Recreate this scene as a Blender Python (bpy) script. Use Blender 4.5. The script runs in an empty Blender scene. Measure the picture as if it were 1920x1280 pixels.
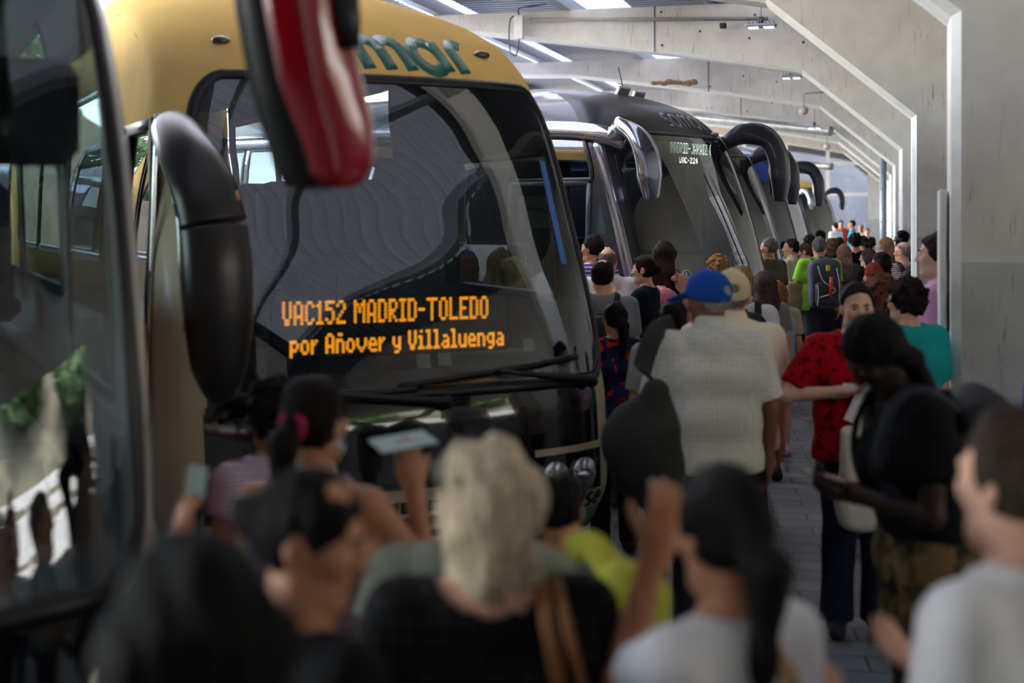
import bpy, math, random
import numpy as np
from mathutils import Vector, Matrix

# ------------------------------------------------------------------ camera
S = bpy.context.scene
COL = S.collection
F_PX = 2500.0            # focal length in pixels of the 1920 px wide frame
CAM_Z = 2.04
HORIZON = 400.0
cam_data = bpy.data.cameras.new('camera')
cam = bpy.data.objects.new('camera', cam_data)
COL.objects.link(cam)
cam.location = (0.0, 0.0, CAM_Z)
cam.rotation_euler = (math.pi / 2, 0, 0)
cam_data.sensor_width = 36.0
cam_data.lens = 36.0 * F_PX / 1920.0
cam_data.shift_y = -(640.0 - HORIZON) / 1920.0
cam_data.clip_start = 0.05
cam_data.clip_end = 400
cam_data.dof.use_dof = True
cam_data.dof.focus_distance = 13.0
cam_data.dof.aperture_fstop = 1.6
S.camera = cam

# ------------------------------------------------------------------ sky, sun, exposure
world = bpy.data.worlds.new('world')
S.world = world
world.use_nodes = True
_wn = world.node_tree.nodes
_bg = _wn['Background']
_sky = _wn.new('ShaderNodeTexSky')
_sky.sky_type = 'NISHITA'
_sky.sun_disc = False
_sky.sun_elevation = math.radians(52)
_sky.sun_rotation = math.radians(-64)
_sky.air_density = 1.2
_sky.dust_density = 1.0
_hs = _wn.new('ShaderNodeHueSaturation')
_hs.inputs['Saturation'].default_value = 0.5
world.node_tree.links.new(_sky.outputs['Color'], _hs.inputs['Color'])
world.node_tree.links.new(_hs.outputs['Color'], _bg.inputs['Color'])
_bg.inputs['Strength'].default_value = 0.52

sun_data = bpy.data.lights.new('sun', 'SUN')
sun_data.energy = 2.6
sun_data.angle = math.radians(0.6)
sun_data.color = (1.0, 0.94, 0.85)
sun = bpy.data.objects.new('sun', sun_data)
COL.objects.link(sun)
# light travels from upper left, far side, down to the right
sun.rotation_euler = Vector((0.62, -0.30, -1.0)).to_track_quat('-Z', 'Y').to_euler()

S.view_settings.view_transform = 'Standard'
S.view_settings.look = 'None'
S.view_settings.gamma = 1.0
S.view_settings.use_curve_mapping = False
S.view_settings.exposure = 2.75
S.cycles.max_bounces = 8
S.cycles.diffuse_bounces = 4
S.cycles.glossy_bounces = 4
S.cycles.transmission_bounces = 4
S.cycles.transparent_max_bounces = 16
S.cycles.caustics_reflective = False
S.cycles.caustics_refractive = False
S.cycles.use_denoising = True

# ------------------------------------------------------------------ materials
def lin(c):
    out = []
    for v in c[:3]:
        v = v / 255.0
        out.append(v / 12.92 if v <= 0.04045 else ((v + 0.055) / 1.055) ** 2.4)
    return (out[0], out[1], out[2], 1.0)

MATS = {}
def mat(name, rgb, rough=0.6, metal=0.0, var=0.12, scale=8.0, coat=0.0, bump=0.0, bscale=60.0, spec=0.5, stretch=None):
    """principled material with a little procedural colour variation and bump"""
    if name in MATS:
        return MATS[name]
    m = bpy.data.materials.new(name)
    m.use_nodes = True
    nt = m.node_tree
    b = nt.nodes['Principled BSDF']
    b.inputs['Roughness'].default_value = rough
    b.inputs['Metallic'].default_value = metal
    b.inputs['Coat Weight'].default_value = coat
    b.inputs['Coat Roughness'].default_value = 0.04
    b.inputs['Specular IOR Level'].default_value = spec
    c = lin(rgb)
    b.inputs['Base Color'].default_value = c
    if var > 0 or bump > 0:
        tc = nt.nodes.new('ShaderNodeTexCoord')
        mp = nt.nodes.new('ShaderNodeMapping')
        if stretch:
            mp.inputs['Scale'].default_value = stretch
        nt.links.new(tc.outputs['Object'], mp.inputs['Vector'])
    if var > 0:
        n = nt.nodes.new('ShaderNodeTexNoise')
        n.inputs['Scale'].default_value = scale
        n.inputs['Detail'].default_value = 4
        nt.links.new(mp.outputs['Vector'], n.inputs['Vector'])
        r = nt.nodes.new('ShaderNodeValToRGB')
        r.color_ramp.elements[0].position = 0.3
        r.color_ramp.elements[1].position = 0.7
        lo = tuple(max(0, v * (1 - var)) for v in c[:3]) + (1,)
        hi = tuple(min(1, v * (1 + var)) for v in c[:3]) + (1,)
        r.color_ramp.elements[0].color = lo
        r.color_ramp.elements[1].color = hi
        nt.links.new(n.outputs['Fac'], r.inputs['Fac'])
        nt.links.new(r.outputs['Color'], b.inputs['Base Color'])
    if bump > 0:
        n2 = nt.nodes.new('ShaderNodeTexNoise')
        n2.inputs['Scale'].default_value = bscale
        n2.inputs['Detail'].default_value = 3
        nt.links.new(mp.outputs['Vector'], n2.inputs['Vector'])
        bp = nt.nodes.new('ShaderNodeBump')
        bp.inputs['Strength'].default_value = bump
        bp.inputs['Distance'].default_value = 0.01
        nt.links.new(n2.outputs['Fac'], bp.inputs['Height'])
        nt.links.new(bp.outputs['Normal'], b.inputs['Normal'])
    MATS[name] = m
    return m

def two_sided(m, inner=(104, 104, 106)):
    """painted outside, grey lining on the inside of the sheet"""
    nt = m.node_tree
    if 'lining' in nt.nodes: return m
    b = nt.nodes['Principled BSDF']
    geo = nt.nodes.new('ShaderNodeNewGeometry'); geo.name = 'lining'
    mx = nt.nodes.new('ShaderNodeMixRGB'); mx.inputs[2].default_value = lin(inner)
    nt.links.new(geo.outputs['Backfacing'], mx.inputs['Fac'])
    if b.inputs['Base Color'].is_linked:
        nt.links.new(b.inputs['Base Color'].links[0].from_socket, mx.inputs[1])
    else:
        mx.inputs[1].default_value = b.inputs['Base Color'].default_value
    nt.links.new(mx.outputs['Color'], b.inputs['Base Color'])
    return m

def emit(name, rgb, strength):
    if name in MATS:
        return MATS[name]
    m = bpy.data.materials.new(name)
    m.use_nodes = True
    b = m.node_tree.nodes['Principled BSDF']
    b.inputs['Base Color'].default_value = lin(rgb)
    b.inputs['Emission Color'].default_value = lin(rgb)
    b.inputs['Emission Strength'].default_value = strength
    MATS[name] = m
    return m

def glass(name, tint=(200, 210, 205), refl=1.0, rough=0.0, ior=1.5):
    """thin tinted pane: transparent plus a fresnel mirror"""
    if name in MATS:
        return MATS[name]
    m = bpy.data.materials.new(name)
    m.use_nodes = True
    nt = m.node_tree
    for n in list(nt.nodes):
        nt.nodes.remove(n)
    out = nt.nodes.new('ShaderNodeOutputMaterial')
    tr = nt.nodes.new('ShaderNodeBsdfTransparent')
    tr.inputs['Color'].default_value = lin(tint)
    gl = nt.nodes.new('ShaderNodeBsdfGlossy')
    gl.inputs['Roughness'].default_value = rough
    gl.inputs['Color'].default_value = (0.95, 0.97, 1.0, 1)
    # schlick mirror share, the same from both sides of the pane
    f0 = min(.6, ((ior - 1) / (ior + 1)) ** 2 * refl)
    geo = nt.nodes.new('ShaderNodeNewGeometry')
    dot = nt.nodes.new('ShaderNodeVectorMath'); dot.operation = 'DOT_PRODUCT'
    nt.links.new(geo.outputs['Incoming'], dot.inputs[0]); nt.links.new(geo.outputs['Normal'], dot.inputs[1])
    ab = nt.nodes.new('ShaderNodeMath'); ab.operation = 'ABSOLUTE'; nt.links.new(dot.outputs['Value'], ab.inputs[0])
    om = nt.nodes.new('ShaderNodeMath'); om.operation = 'SUBTRACT'; om.inputs[0].default_value = 1.0; om.use_clamp = True; nt.links.new(ab.outputs[0], om.inputs[1])
    pw = nt.nodes.new('ShaderNodeMath'); pw.operation = 'POWER'; pw.inputs[1].default_value = 5.0; nt.links.new(om.outputs[0], pw.inputs[0])
    mul = nt.nodes.new('ShaderNodeMath'); mul.operation = 'MULTIPLY_ADD'; mul.use_clamp = True
    mul.inputs[1].default_value = 1 - f0; mul.inputs[2].default_value = f0
    nt.links.new(pw.outputs[0], mul.inputs[0])
    mix = nt.nodes.new('ShaderNodeMixShader')
    
    nt.links.new(mul.outputs['Value'], mix.inputs['Fac'])
    nt.links.new(tr.outputs['BSDF'], mix.inputs[1])
    nt.links.new(gl.outputs['BSDF'], mix.inputs[2])
    nt.links.new(mix.outputs['Shader'], out.inputs['Surface'])
    MATS[name] = m
    return m

# ------------------------------------------------------------------ object helpers
def add_mesh(name, verts, faces, mats, parent=None, smooth=True, fmat=None, loc=None):
    me = bpy.data.meshes.new(name)
    verts = np.asarray(verts, dtype=np.float32).reshape(-1, 3)
    if isinstance(faces, np.ndarray):
        nf = len(faces)
        k = faces.shape[1]
        me.vertices.add(len(verts))
        me.vertices.foreach_set('co', verts.ravel())
        me.loops.add(nf * k)
        me.loops.foreach_set('vertex_index', faces.astype(np.int32).ravel())
        me.polygons.add(nf)
        me.polygons.foreach_set('loop_start', np.arange(0, nf * k, k, dtype=np.int32))
        me.update(calc_edges=True)
    else:
        me.from_pydata([tuple(map(float, v)) for v in verts], [], faces)
    if not isinstance(mats, (list, tuple)):
        mats = [mats]
    for m in mats:
        me.materials.append(m)
    if fmat is not None:
        me.polygons.foreach_set('material_index', np.asarray(fmat, dtype=np.int32))
    if smooth:
        me.polygons.foreach_set('use_smooth', np.ones(len(me.polygons), dtype=bool))
    me.validate()
    me.update()
    o = bpy.data.objects.new(name, me)
    COL.objects.link(o)
    if parent is not None:
        o.parent = parent
    if loc is not None:
        o.location = loc
    return o

def empty(name, loc=(0, 0, 0), rz=0.0):
    o = bpy.data.objects.new(name, None)
    o.empty_display_size = 0.1
    COL.objects.link(o)
    o.location = loc
    o.rotation_euler = (0, 0, rz)
    return o

def tag(o, label, cat, group=None):
    o['label'] = label
    o['category'] = cat
    if group:
        o['group'] = group
    return o

def struct(o):
    o['kind'] = 'structure'
    return o

class MB:
    """collects simple solids into one mesh"""
    def __init__(self):
        self.v = []; self.f = []; self.m = []
    def add(self, vs, fs, mi=0):
        n = len(self.v)
        self.v += [tuple(map(float, p)) for p in vs]
        self.f += [tuple(i + n for i in f) for f in fs]
        self.m += [mi] * len(fs)
    def box(self, c, s, R=None, mi=0, bev=0.0):
        hx, hy, hz = s[0] / 2, s[1] / 2, s[2] / 2
        if bev > 0:
            b = min(bev, hx * .9, hy * .9, hz * .9)
            pts = []
            for sx in (-1, 1):
                for sy in (-1, 1):
                    for sz in (-1, 1):
                        pts += [(sx * (hx - b), sy * (hy - b), sz * hz), (sx * (hx - b), sy * hy, sz * (hz - b)), (sx * hx, sy * (hy - b), sz * (hz - b))]
            import bmesh
            bm = bmesh.new()
            for p in pts:
                bm.verts.new(p)
            bmesh.ops.convex_hull(bm, input=bm.verts)
            bmesh.ops.dissolve_limit(bm, angle_limit=0.01, verts=bm.verts, edges=bm.edges)
            bm.verts.ensure_lookup_table()
            bm.verts.index_update()
            vs = [v.co.copy() for v in bm.verts]
            fs = [tuple(v.index for v in f.verts) for f in bm.faces]
            bm.free()
        else:
            vs = [Vector((x, y, z)) for x in (-hx, hx) for y in (-hy, hy) for z in (-hz, hz)]
            fs = [(0, 1, 3, 2), (4, 6, 7, 5), (0, 4, 5, 1), (2, 3, 7, 6), (0, 2, 6, 4), (1, 5, 7, 3)]
        if R is not None:
            vs = [R @ v for v in vs]
        self.add([(v[0] + c[0], v[1] + c[1], v[2] + c[2]) for v in vs], fs, mi)
    def tube(self, path, radii, n=12, ry=None, up=None, caps=True, mi=0):
        """sweep an ellipse along a path; radii along the side axis, ry along the other"""
        path = [Vector(p) for p in path]
        if not isinstance(radii, (list, tuple)):
            radii = [radii] * len(path)
        if ry is None:
            ry = radii
        elif not isinstance(ry, (list, tuple)):
            ry = [ry] * len(path)
        vs = []; fs = []
        prev = None
        for i, p in enumerate(path):
            a = path[max(0, i - 1)]; b = path[min(len(path) - 1, i + 1)]
            t = (b - a).normalized()
            if up is not None:
                u = Vector(up[i] if isinstance(up, list) else up)
            elif prev is None:
                u = Vector((0, 0, 1)) if abs(t.z) < 0.9 else Vector((0, 1, 0))
            else:
                u = prev
            s = t.cross(u)
            if s.length < 1e-6:
                s = t.orthogonal()
            s.normalize()
            u = s.cross(t).normalized()
            prev = u
            for k in range(n):
                an = 2 * math.pi * k / n
                vs.append(p + s * (math.cos(an) * radii[i]) + u * (math.sin(an) * ry[i]))
        L = len(path)
        for i in range(L - 1):
            for k in range(n):
                k2 = (k + 1) % n
                fs.append((i * n + k, (i + 1) * n + k, (i + 1) * n + k2, i * n + k2))
        if caps:
            fs.append(tuple(range(n)))
            fs.append(tuple((L - 1) * n + k for k in range(n - 1, -1, -1)))
        self.add(vs, fs, mi)
    def ball(self, c, r, nu=14, nv=9, R=None, mi=0):
        if not isinstance(r, (list, tuple)):
            r = (r, r, r)
        vs = []; fs = []
        for j in range(nv + 1):
            ph = math.pi * j / nv
            for i in range(nu):
                th = 2 * math.pi * i / nu
                v = Vector((r[0] * math.sin(ph) * math.cos(th), r[1] * math.sin(ph) * math.sin(th), r[2] * math.cos(ph)))
                if R is not None:
                    v = R @ v
                vs.append((v[0] + c[0], v[1] + c[1], v[2] + c[2]))
        for j in range(nv):
            for i in range(nu):
                i2 = (i + 1) % nu
                fs.append((j * nu + i, (j + 1) * nu + i, (j + 1) * nu + i2, j * nu + i2))
        self.add(vs, fs, mi)
    def disc(self, c, r, axis, n=20, mi=0, depth=0.0):
        a = Vector(axis).normalized()
        s = a.orthogonal().normalized(); t = a.cross(s)
        if depth == 0:
            vs = [Vector(c) + s * (r * math.cos(2 * math.pi * k / n)) + t * (r * math.sin(2 * math.pi * k / n)) for k in range(n)]
            self.add(vs, [tuple(range(n))], mi)
        else:
            self.tube([Vector(c), Vector(c) + a * depth], r, n=n, mi=mi)
    def build(self, name, mats, parent=None, smooth=False, loc=None):
        return add_mesh(name, self.v, self.f, mats, parent, smooth, self.m, loc)

def shade_auto(o, ang=40):
    """flat faces across sharp edges, smooth elsewhere"""
    me = o.data
    me.polygons.foreach_set('use_smooth', np.ones(len(me.polygons), dtype=bool))
    try:
        me.set_sharp_from_angle(angle=math.radians(ang))
    except Exception:
        pass
    return o

def smooth_path(pts, n=8):
    """Catmull-Rom through the points"""
    P = [Vector(p) for p in pts]
    out = []
    for i in range(len(P) - 1):
        p0 = P[max(0, i - 1)]; p1 = P[i]; p2 = P[i + 1]; p3 = P[min(len(P) - 1, i + 2)]
        for k in range(n):
            t = k / n
            out.append(0.5 * ((2 * p1) + (p2 - p0) * t + (2 * p0 - 5 * p1 + 4 * p2 - p3) * t * t + (3 * p1 - p0 - 3 * p2 + p3) * t ** 3))
    out.append(P[-1])
    return out

def lerp_list(vals, m):
    x = np.linspace(0, 1, len(vals))
    return list(map(float, np.interp(np.linspace(0, 1, m), x, vals)))

def at(px, py, fd):
    """a point of the place that the photograph shows at (px, py) at a depth of F_PX / fd metres"""
    return Vector(((px - 960.0) / fd, F_PX / fd, CAM_Z - (py - HORIZON) / fd))

# platform frame: u runs along the platform, v across it to the right
PT = math.radians(15.22)
def PU(u, v, z=0.0):
    return Vector((u * math.sin(PT) + v * math.cos(PT), u * math.cos(PT) - v * math.sin(PT), z))
RPLAT = Matrix.Rotation(-PT, 3, 'Z')     # local x -> v, local y -> u

def text_mesh(body, size, extrude=0.0, align='LEFT', bold=0.0, shear=0.0):
    cu = bpy.data.curves.new('text', 'FONT')
    cu.body = body; cu.size = size; cu.extrude = extrude; cu.align_x = align
    cu.offset = bold; cu.shear = shear
    cu.resolution_u = 3
    o = bpy.data.objects.new('text', cu)
    COL.objects.link(o)
    dg = bpy.context.evaluated_depsgraph_get()
    me = bpy.data.meshes.new_from_object(o.evaluated_get(dg))
    COL.objects.unlink(o)
    bpy.data.objects.remove(o)
    vs = [tuple(v.co) for v in me.vertices]
    fs = [tuple(p.vertices) for p in me.polygons]
    bpy.data.meshes.remove(me)
    return vs, fs
# ------------------------------------------------------------------ station: setting
def concrete_mat(name, rgb, low_rgb, split=1.78, stains=1.0):
    m = bpy.data.materials.new(name)
    m.use_nodes = True
    nt = m.node_tree; N = nt.nodes; L = nt.links
    b = N['Principled BSDF']
    b.inputs['Roughness'].default_value = 0.75
    tc = N.new('ShaderNodeTexCoord')
    geo = N.new('ShaderNodeNewGeometry')
    sep = N.new('ShaderNodeSeparateXYZ')
    L.new(geo.outputs['Position'], sep.inputs[0])
    # paint split
    gt = N.new('ShaderNodeMath'); gt.operation = 'GREATER_THAN'; gt.inputs[1].default_value = split
    L.new(sep.outputs['Z'], gt.inputs[0])
    n = N.new('ShaderNodeTexNoise'); n.inputs['Scale'].default_value = 3.0; n.inputs['Detail'].default_value = 6
    L.new(geo.outputs['Position'], n.inputs['Vector'])
    def ramp(c, v):
        r = N.new('ShaderNodeValToRGB')
        r.color_ramp.elements[0].position = 0.35; r.color_ramp.elements[1].position = 0.65
        c = lin(c)
        r.color_ramp.elements[0].color = tuple(x * (1 - v) for x in c[:3]) + (1,)
        r.color_ramp.elements[1].color = tuple(min(1, x * (1 + v)) for x in c[:3]) + (1,)
        L.new(n.outputs['Fac'], r.inputs['Fac'])
        return r
    hi = ramp(rgb, 0.07); lo = ramp(low_rgb, 0.1)
    mx = N.new('ShaderNodeMixRGB')
    L.new(gt.outputs[0], mx.inputs['Fac']); L.new(lo.outputs['Color'], mx.inputs[1]); L.new(hi.outputs['Color'], mx.inputs[2])
    # rust drips: thin vertical streaks
    mp = N.new('ShaderNodeMapping'); mp.inputs['Scale'].default_value = (28, 28, 2.6)
    L.new(geo.outputs['Position'], mp.inputs['Vector'])
    n2 = N.new('ShaderNodeTexNoise'); n2.inputs['Scale'].default_value = 1.0; n2.inputs['Detail'].default_value = 5; n2.inputs['Roughness'].default_value = 0.7
    L.new(mp.outputs['Vector'], n2.inputs['Vector'])
    r2 = N.new('ShaderNodeValToRGB'); r2.color_ramp.elements[0].position = 0.575; r2.color_ramp.elements[1].position = 0.66
    L.new(n2.outputs['Fac'], r2.inputs['Fac'])
    n3 = N.new('ShaderNodeTexNoise'); n3.inputs['Scale'].default_value = 0.9; n3.inputs['Detail'].default_value = 2
    L.new(geo.outputs['Position'], n3.inputs['Vector'])
    r3 = N.new('ShaderNodeValToRGB'); r3.color_ramp.elements[0].position = 0.42; r3.color_ramp.elements[1].position = 0.62
    L.new(n3.outputs['Fac'], r3.inputs['Fac'])
    ml = N.new('ShaderNodeMath'); ml.operation = 'MULTIPLY'
    L.new(r2.outputs['Color'], ml.inputs[0]); L.new(r3.outputs['Color'], ml.inputs[1])
    ml2 = N.new('ShaderNodeMath'); ml2.operation = 'MULTIPLY'; ml2.inputs[1].default_value = 0.7 * stains
    L.new(ml.outputs[0], ml2.inputs[0])
    mx2 = N.new('ShaderNodeMixRGB'); mx2.inputs[2].default_value = lin((96, 74, 56))
    L.new(ml2.outputs[0], mx2.inputs['Fac']); L.new(mx.outputs['Color'], mx2.inputs[1])
    L.new(mx2.outputs['Color'], b.inputs['Base Color'])
    bp = N.new('ShaderNodeBump'); bp.inputs['Strength'].default_value = 0.15; bp.inputs['Distance'].default_value = 0.01
    L.new(n2.outputs['Fac'], bp.inputs['Height']); L.new(bp.outputs['Normal'], b.inputs['Normal'])
    MATS[name] = m
    return m

M_CONC = concrete_mat('painted_concrete', (206, 200, 192), (176, 176, 170))
M_CONC2 = concrete_mat('painted_concrete_wall', (116, 113, 110), (84, 86, 86), stains=0.3)
M_WHITE = mat('white_edge_paint', (232, 228, 222), 0.6, var=0.06)
M_STEEL = mat('grey_steel', (150, 155, 165), 0.5, 0.3, var=0.1)
M_DARKSTEEL = mat('dark_steel', (70, 74, 82), 0.5, 0.2)
M_BLACK = mat('black_plastic', (14, 14, 15), 0.45, var=0.1)
M_DECK = mat('roof_deck', (120, 126, 138), 0.5, 0.2, var=0.08)

def brick_floor_mat():
    m = bpy.data.materials.new('grey_pavers')
    m.use_nodes = True
    nt = m.node_tree; N = nt.nodes; L = nt.links
    b = N['Principled BSDF']
    tc = N.new('ShaderNodeTexCoord')
    mp = N.new('ShaderNodeMapping')
    mp.inputs['Rotation'].default_value = (0, 0, math.radians(-8))
    L.new(tc.outputs['Object'], mp.inputs['Vector'])
    br = N.new('ShaderNodeTexBrick')
    br.inputs['Scale'].default_value = 1.0
    br.inputs['Brick Width'].default_value = 0.42
    br.inputs['Row Height'].default_value = 0.21
    br.inputs['Mortar Size'].default_value = 0.007
    br.inputs['Mortar Smooth'].default_value = 0.2
    br.inputs['Color1'].default_value = lin((122, 122, 128))
    br.inputs['Color2'].default_value = lin((100, 100, 107))
    br.inputs['Mortar'].default_value = lin((30, 30, 32))
    L.new(mp.outputs['Vector'], br.inputs['Vector'])
    n = N.new('ShaderNodeTexNoise'); n.inputs['Scale'].default_value = 2.0; n.inputs['Detail'].default_value = 8
    L.new(tc.outputs['Object'], n.inputs['Vector'])
    r = N.new('ShaderNodeValToRGB')
    r.color_ramp.elements[0].position = 0.35; r.color_ramp.elements[0].color = (0.55, 0.55, 0.55, 1)
    r.color_ramp.elements[1].position = 0.7; r.color_ramp.elements[1].color = (1, 1, 1, 1)
    L.new(n.outputs['Fac'], r.inputs['Fac'])
    mx = N.new('ShaderNodeMixRGB'); mx.blend_type = 'MULTIPLY'; mx.inputs['Fac'].default_value = 1
    L.new(br.outputs['Color'], mx.inputs[1]); L.new(r.outputs['Color'], mx.inputs[2])
    L.new(mx.outputs['Color'], b.inputs['Base Color'])
    b.inputs['Roughness'].default_value = 0.45
    bp = N.new('ShaderNodeBump'); bp.inputs['Strength'].default_value = 0.5; bp.inputs['Distance'].default_value = 0.01; bp.invert = True
    L.new(br.outputs['Fac'], bp.inputs['Height']); L.new(bp.outputs['Normal'], b.inputs['Normal'])
    return m

def quad_uv(name, u0, u1, v0, v1, z, m, th=0.1):
    """horizontal slab in platform coordinates, top at z"""
    o = MB()
    p = [PU(u0, v0, z), PU(u0, v1, z), PU(u1, v1, z), PU(u1, v0, z)]
    q = [Vector((a.x, a.y, z - th)) for a in p]
    o.add(p + q, [(0, 1, 2, 3), (7, 6, 5, 4), (0, 4, 5, 1), (1, 5, 6, 2), (2, 6, 7, 3), (3, 7, 4, 0)])
    return o

flo = quad_uv('floor', -14, 75, -1.95, 6, 0.0, None)
fo = MB(); fo.box((2.025, 30.5, -0.05), (7.95, 89, 0.1))
o = fo.build('floor', brick_floor_mat()); o.rotation_euler = (0, 0, -PT); struct(o)
M_ASPH = mat('asphalt', (92, 92, 94), 0.85, var=0.25, scale=3.0, bump=0.3, bscale=90)
fo = MB(); fo.box((-11.0, 30.5, -0.05), (18.1, 89, 0.1))
o = fo.build('road_apron', M_ASPH); o.rotation_euler = (0, 0, -PT); struct(o)
M_YARD = mat('pale_concrete_yard', (190, 184, 172), 0.85, var=0.12, scale=0.4)
fo = MB(); fo.box((-60.0, 30.5, -0.06), (80, 130, 0.1))
o = fo.build('ground', M_YARD); o.rotation_euler = (0, 0, -PT); struct(o)

# portal frames ------------------------------------------------------------
def offset_poly(pts, d):
    """offset an open polyline to its right-hand side (towards the concrete)"""
    out = []
    P = [Vector((p[0], p[1])) for p in pts]
    nrm = []
    for i in range(len(P) - 1):
        t = (P[i + 1] - P[i]).normalized()
        nrm.append(Vector((t.y, -t.x)))
    for i in range(len(P)):
        if i == 0: n = nrm[0]; k = 1
        elif i == len(P) - 1: n = nrm[-1]; k = 1
        else:
            n = (nrm[i - 1] + nrm[i]).normalized(); k = 1 / max(0.3, n.dot(nrm[i]))
        out.append(P[i] + n * d * k)
    return out

INNER = [(0.396, 0.0), (0.396, 3.10), (-1.20, 4.43), (-3.3, 4.80), (-6.95, 5.30), (-12.0, 5.42)]
OUTER = [(-12.0, 5.66), (1.62, 5.66), (1.62, 0.0)]
FRAME_U = [7.5 + 7.84 * i for i in range(-1, 8)]
def portal(u0, th=0.5, ch=0.05):
    inn = [Vector(p) for p in INNER]
    off = offset_poly(INNER, ch)
    off[0].y = 0.0; off[-1].x = -12.0
    mb = MB()
    n = len(inn)
    front = [PU(u0, p.x, p.y) for p in off] + [PU(u0, p[0], p[1]) for p in OUTER]
    back = [PU(u0 + th, p.x, p.y) for p in off] + [PU(u0 + th, p[0], p[1]) for p in OUTER]
    # front and back faces as quads between the inner line and the outer line
    def face(pts, flip):
        a = pts
        fs = [(0, 1, n + 1, n + 2)]                      # column
        fs += [(1, 2, n + 1)]
        fs += [(2, 3, 4, 5, n, n + 1)]
        if flip:
            fs = [tuple(reversed(f)) for f in fs]
        mb.add(a, fs, 0)
    face(front, False); face(back, True)
    c1 = [PU(u0 + ch, p.x, p.y) for p in inn]; c2 = [PU(u0 + th - ch, p.x, p.y) for p in inn]
    fr = front[:n]; bk = back[:n]
    for i in range(n - 1):
        mb.add([fr[i], fr[i + 1], c1[i + 1], c1[i]], [(0, 3, 2, 1)], 1)
        mb.add([c1[i], c1[i + 1], c2[i + 1], c2[i]], [(0, 3, 2, 1)], 1)
        mb.add([c2[i], c2[i + 1], bk[i + 1], bk[i]], [(0, 3, 2, 1)], 1)
    oF = front[n:]; oB = back[n:]
    for i in range(2):
        mb.add([oF[i], oF[i + 1], oB[i + 1], oB[i]], [(0, 1, 2, 3)], 0)
    mb.add([front[n - 1], oF[0], oB[0], back[n - 1]], [(0, 1, 2, 3)], 0)
    return mb
for i, u in enumerate(FRAME_U):
    o = portal(u).build('portal_frame', [M_CONC, M_WHITE])
    struct(o)
    # splice joint with bolts on the near face
    jb = MB()
    jb.box(PU(u - 0.004, -3.72, 5.26), (0.018, 0.012, 0.80), RPLAT)
    j = jb.build('joint', M_DARKSTEEL, o)
    rnd = random.Random(i)
    for (v, z) in ((-3.55, 5.56), (-3.6, 4.98), (-2.9, 5.2), (-2.1, 5.05), (-1.2, 4.95), (-1.9, 5.45)):
        b = MB(); b.ball(PU(u - 0.005, v + rnd.uniform(-.1, .1), z), 0.022, 8, 5)
        b.build('bolt', M_DARKSTEEL, o, True)

# roof: purlins and ribbed deck with translucent strips ---------------------
def sheet_mat(name, c):
    m = bpy.data.materials.new(name); m.use_nodes = True
    nt = m.node_tree
    for n in list(nt.nodes): nt.nodes.remove(n)
    o = nt.nodes.new('ShaderNodeOutputMaterial'); t = nt.nodes.new('ShaderNodeBsdfTranslucent'); d = nt.nodes.new('ShaderNodeBsdfDiffuse'); a = nt.nodes.new('ShaderNodeAddShader')
    t.inputs['Color'].default_value = (c, c, c * 1.08, 1); d.inputs['Color'].default_value = (.4, .4, .42, 1)
    nt.links.new(t.outputs[0], a.inputs[0]); nt.links.new(d.outputs[0], a.inputs[1]); nt.links.new(a.outputs[0], o.inputs['Surface'])
    MATS[name] = m
    return m
M_SKYL = sheet_mat('translucent_roof_sheet', .075)
M_SKYB = sheet_mat('added_bright_sheet', .24)  # unseen bay, added to brighten the flank of the dark coach
M_SKYD = sheet_mat('grey_reflection_sheet', .021)  # unseen bay, added so the windscreen reflects a grey haze

def ribbed(name, u0, u1, v0, v1, z, m, pitch=0.25):
    mb = MB()
    n = int((u1 - u0) / pitch)
    prof = []
    for i in range(n):
        a = u0 + i * pitch
        prof += [(a, 0), (a + pitch * .55, 0), (a + pitch * .66, .05), (a + pitch * .9, .05)]
    prof.append((u1, 0))
    vs = []; fs = []
    for (u, dz) in prof:
        vs += [PU(u, v0, z + dz), PU(u, v1, z + dz)]
    for i in range(len(prof) - 1):
        fs.append((2 * i, 2 * i + 1, 2 * i + 3, 2 * i + 2))
    mb.add(vs, fs)
    return struct(mb.build(name, m))
# bays across the roof: opaque sheets alternate with translucent ones, some added for light
UU0, UU1 = -14.0, 64.0
ribbed('ceiling', UU0, 0.5, -13.5, 6.0, 5.9, M_DECK)
ribbed('ceiling', 0.5, 9.0, -13.5, -3.6, 5.9, M_DECK)
ribbed('ceiling', 0.5, 7.25, -3.6, 2.3, 5.9, M_SKYD)
ribbed('ceiling', 7.25, 9.0, -3.6, 2.3, 5.9, M_DECK)
ribbed('ceiling', 0.5, 21.0, 2.3, 6.0, 5.9, M_DECK)
ribbed('ceiling', 9.0, 21.0, -10.2, -3.6, 5.9, M_SKYB)
ribbed('ceiling', 9.0, 16.0, -13.5, -10.2, 5.9, M_DECK)  # unseen strip, extended to keep sun off the gold coach's side
ribbed('ceiling', 9.0, 21.0, -3.6, -2.4, 5.9, M_DECK)
ribbed('ceiling', 9.0, 21.0, -2.4, -1.4, 5.9, M_SKYL)
ribbed('ceiling', 9.0, 21.0, -1.4, 2.3, 5.9, M_DECK)
prevv = -10.2
for (a, b) in [(-8.4, -7.4), (-5.4, -4.4), (-2.4, -1.4)]:
    ribbed('ceiling', 21.0, UU1, prevv, a, 5.9, M_DECK)
    ribbed('ceiling', 21.0, UU1, a, b, 5.9, M_SKYL)
    prevv = b
ribbed('ceiling', 21.0, UU1, prevv, 6.0, 5.9, M_DECK)
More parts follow.
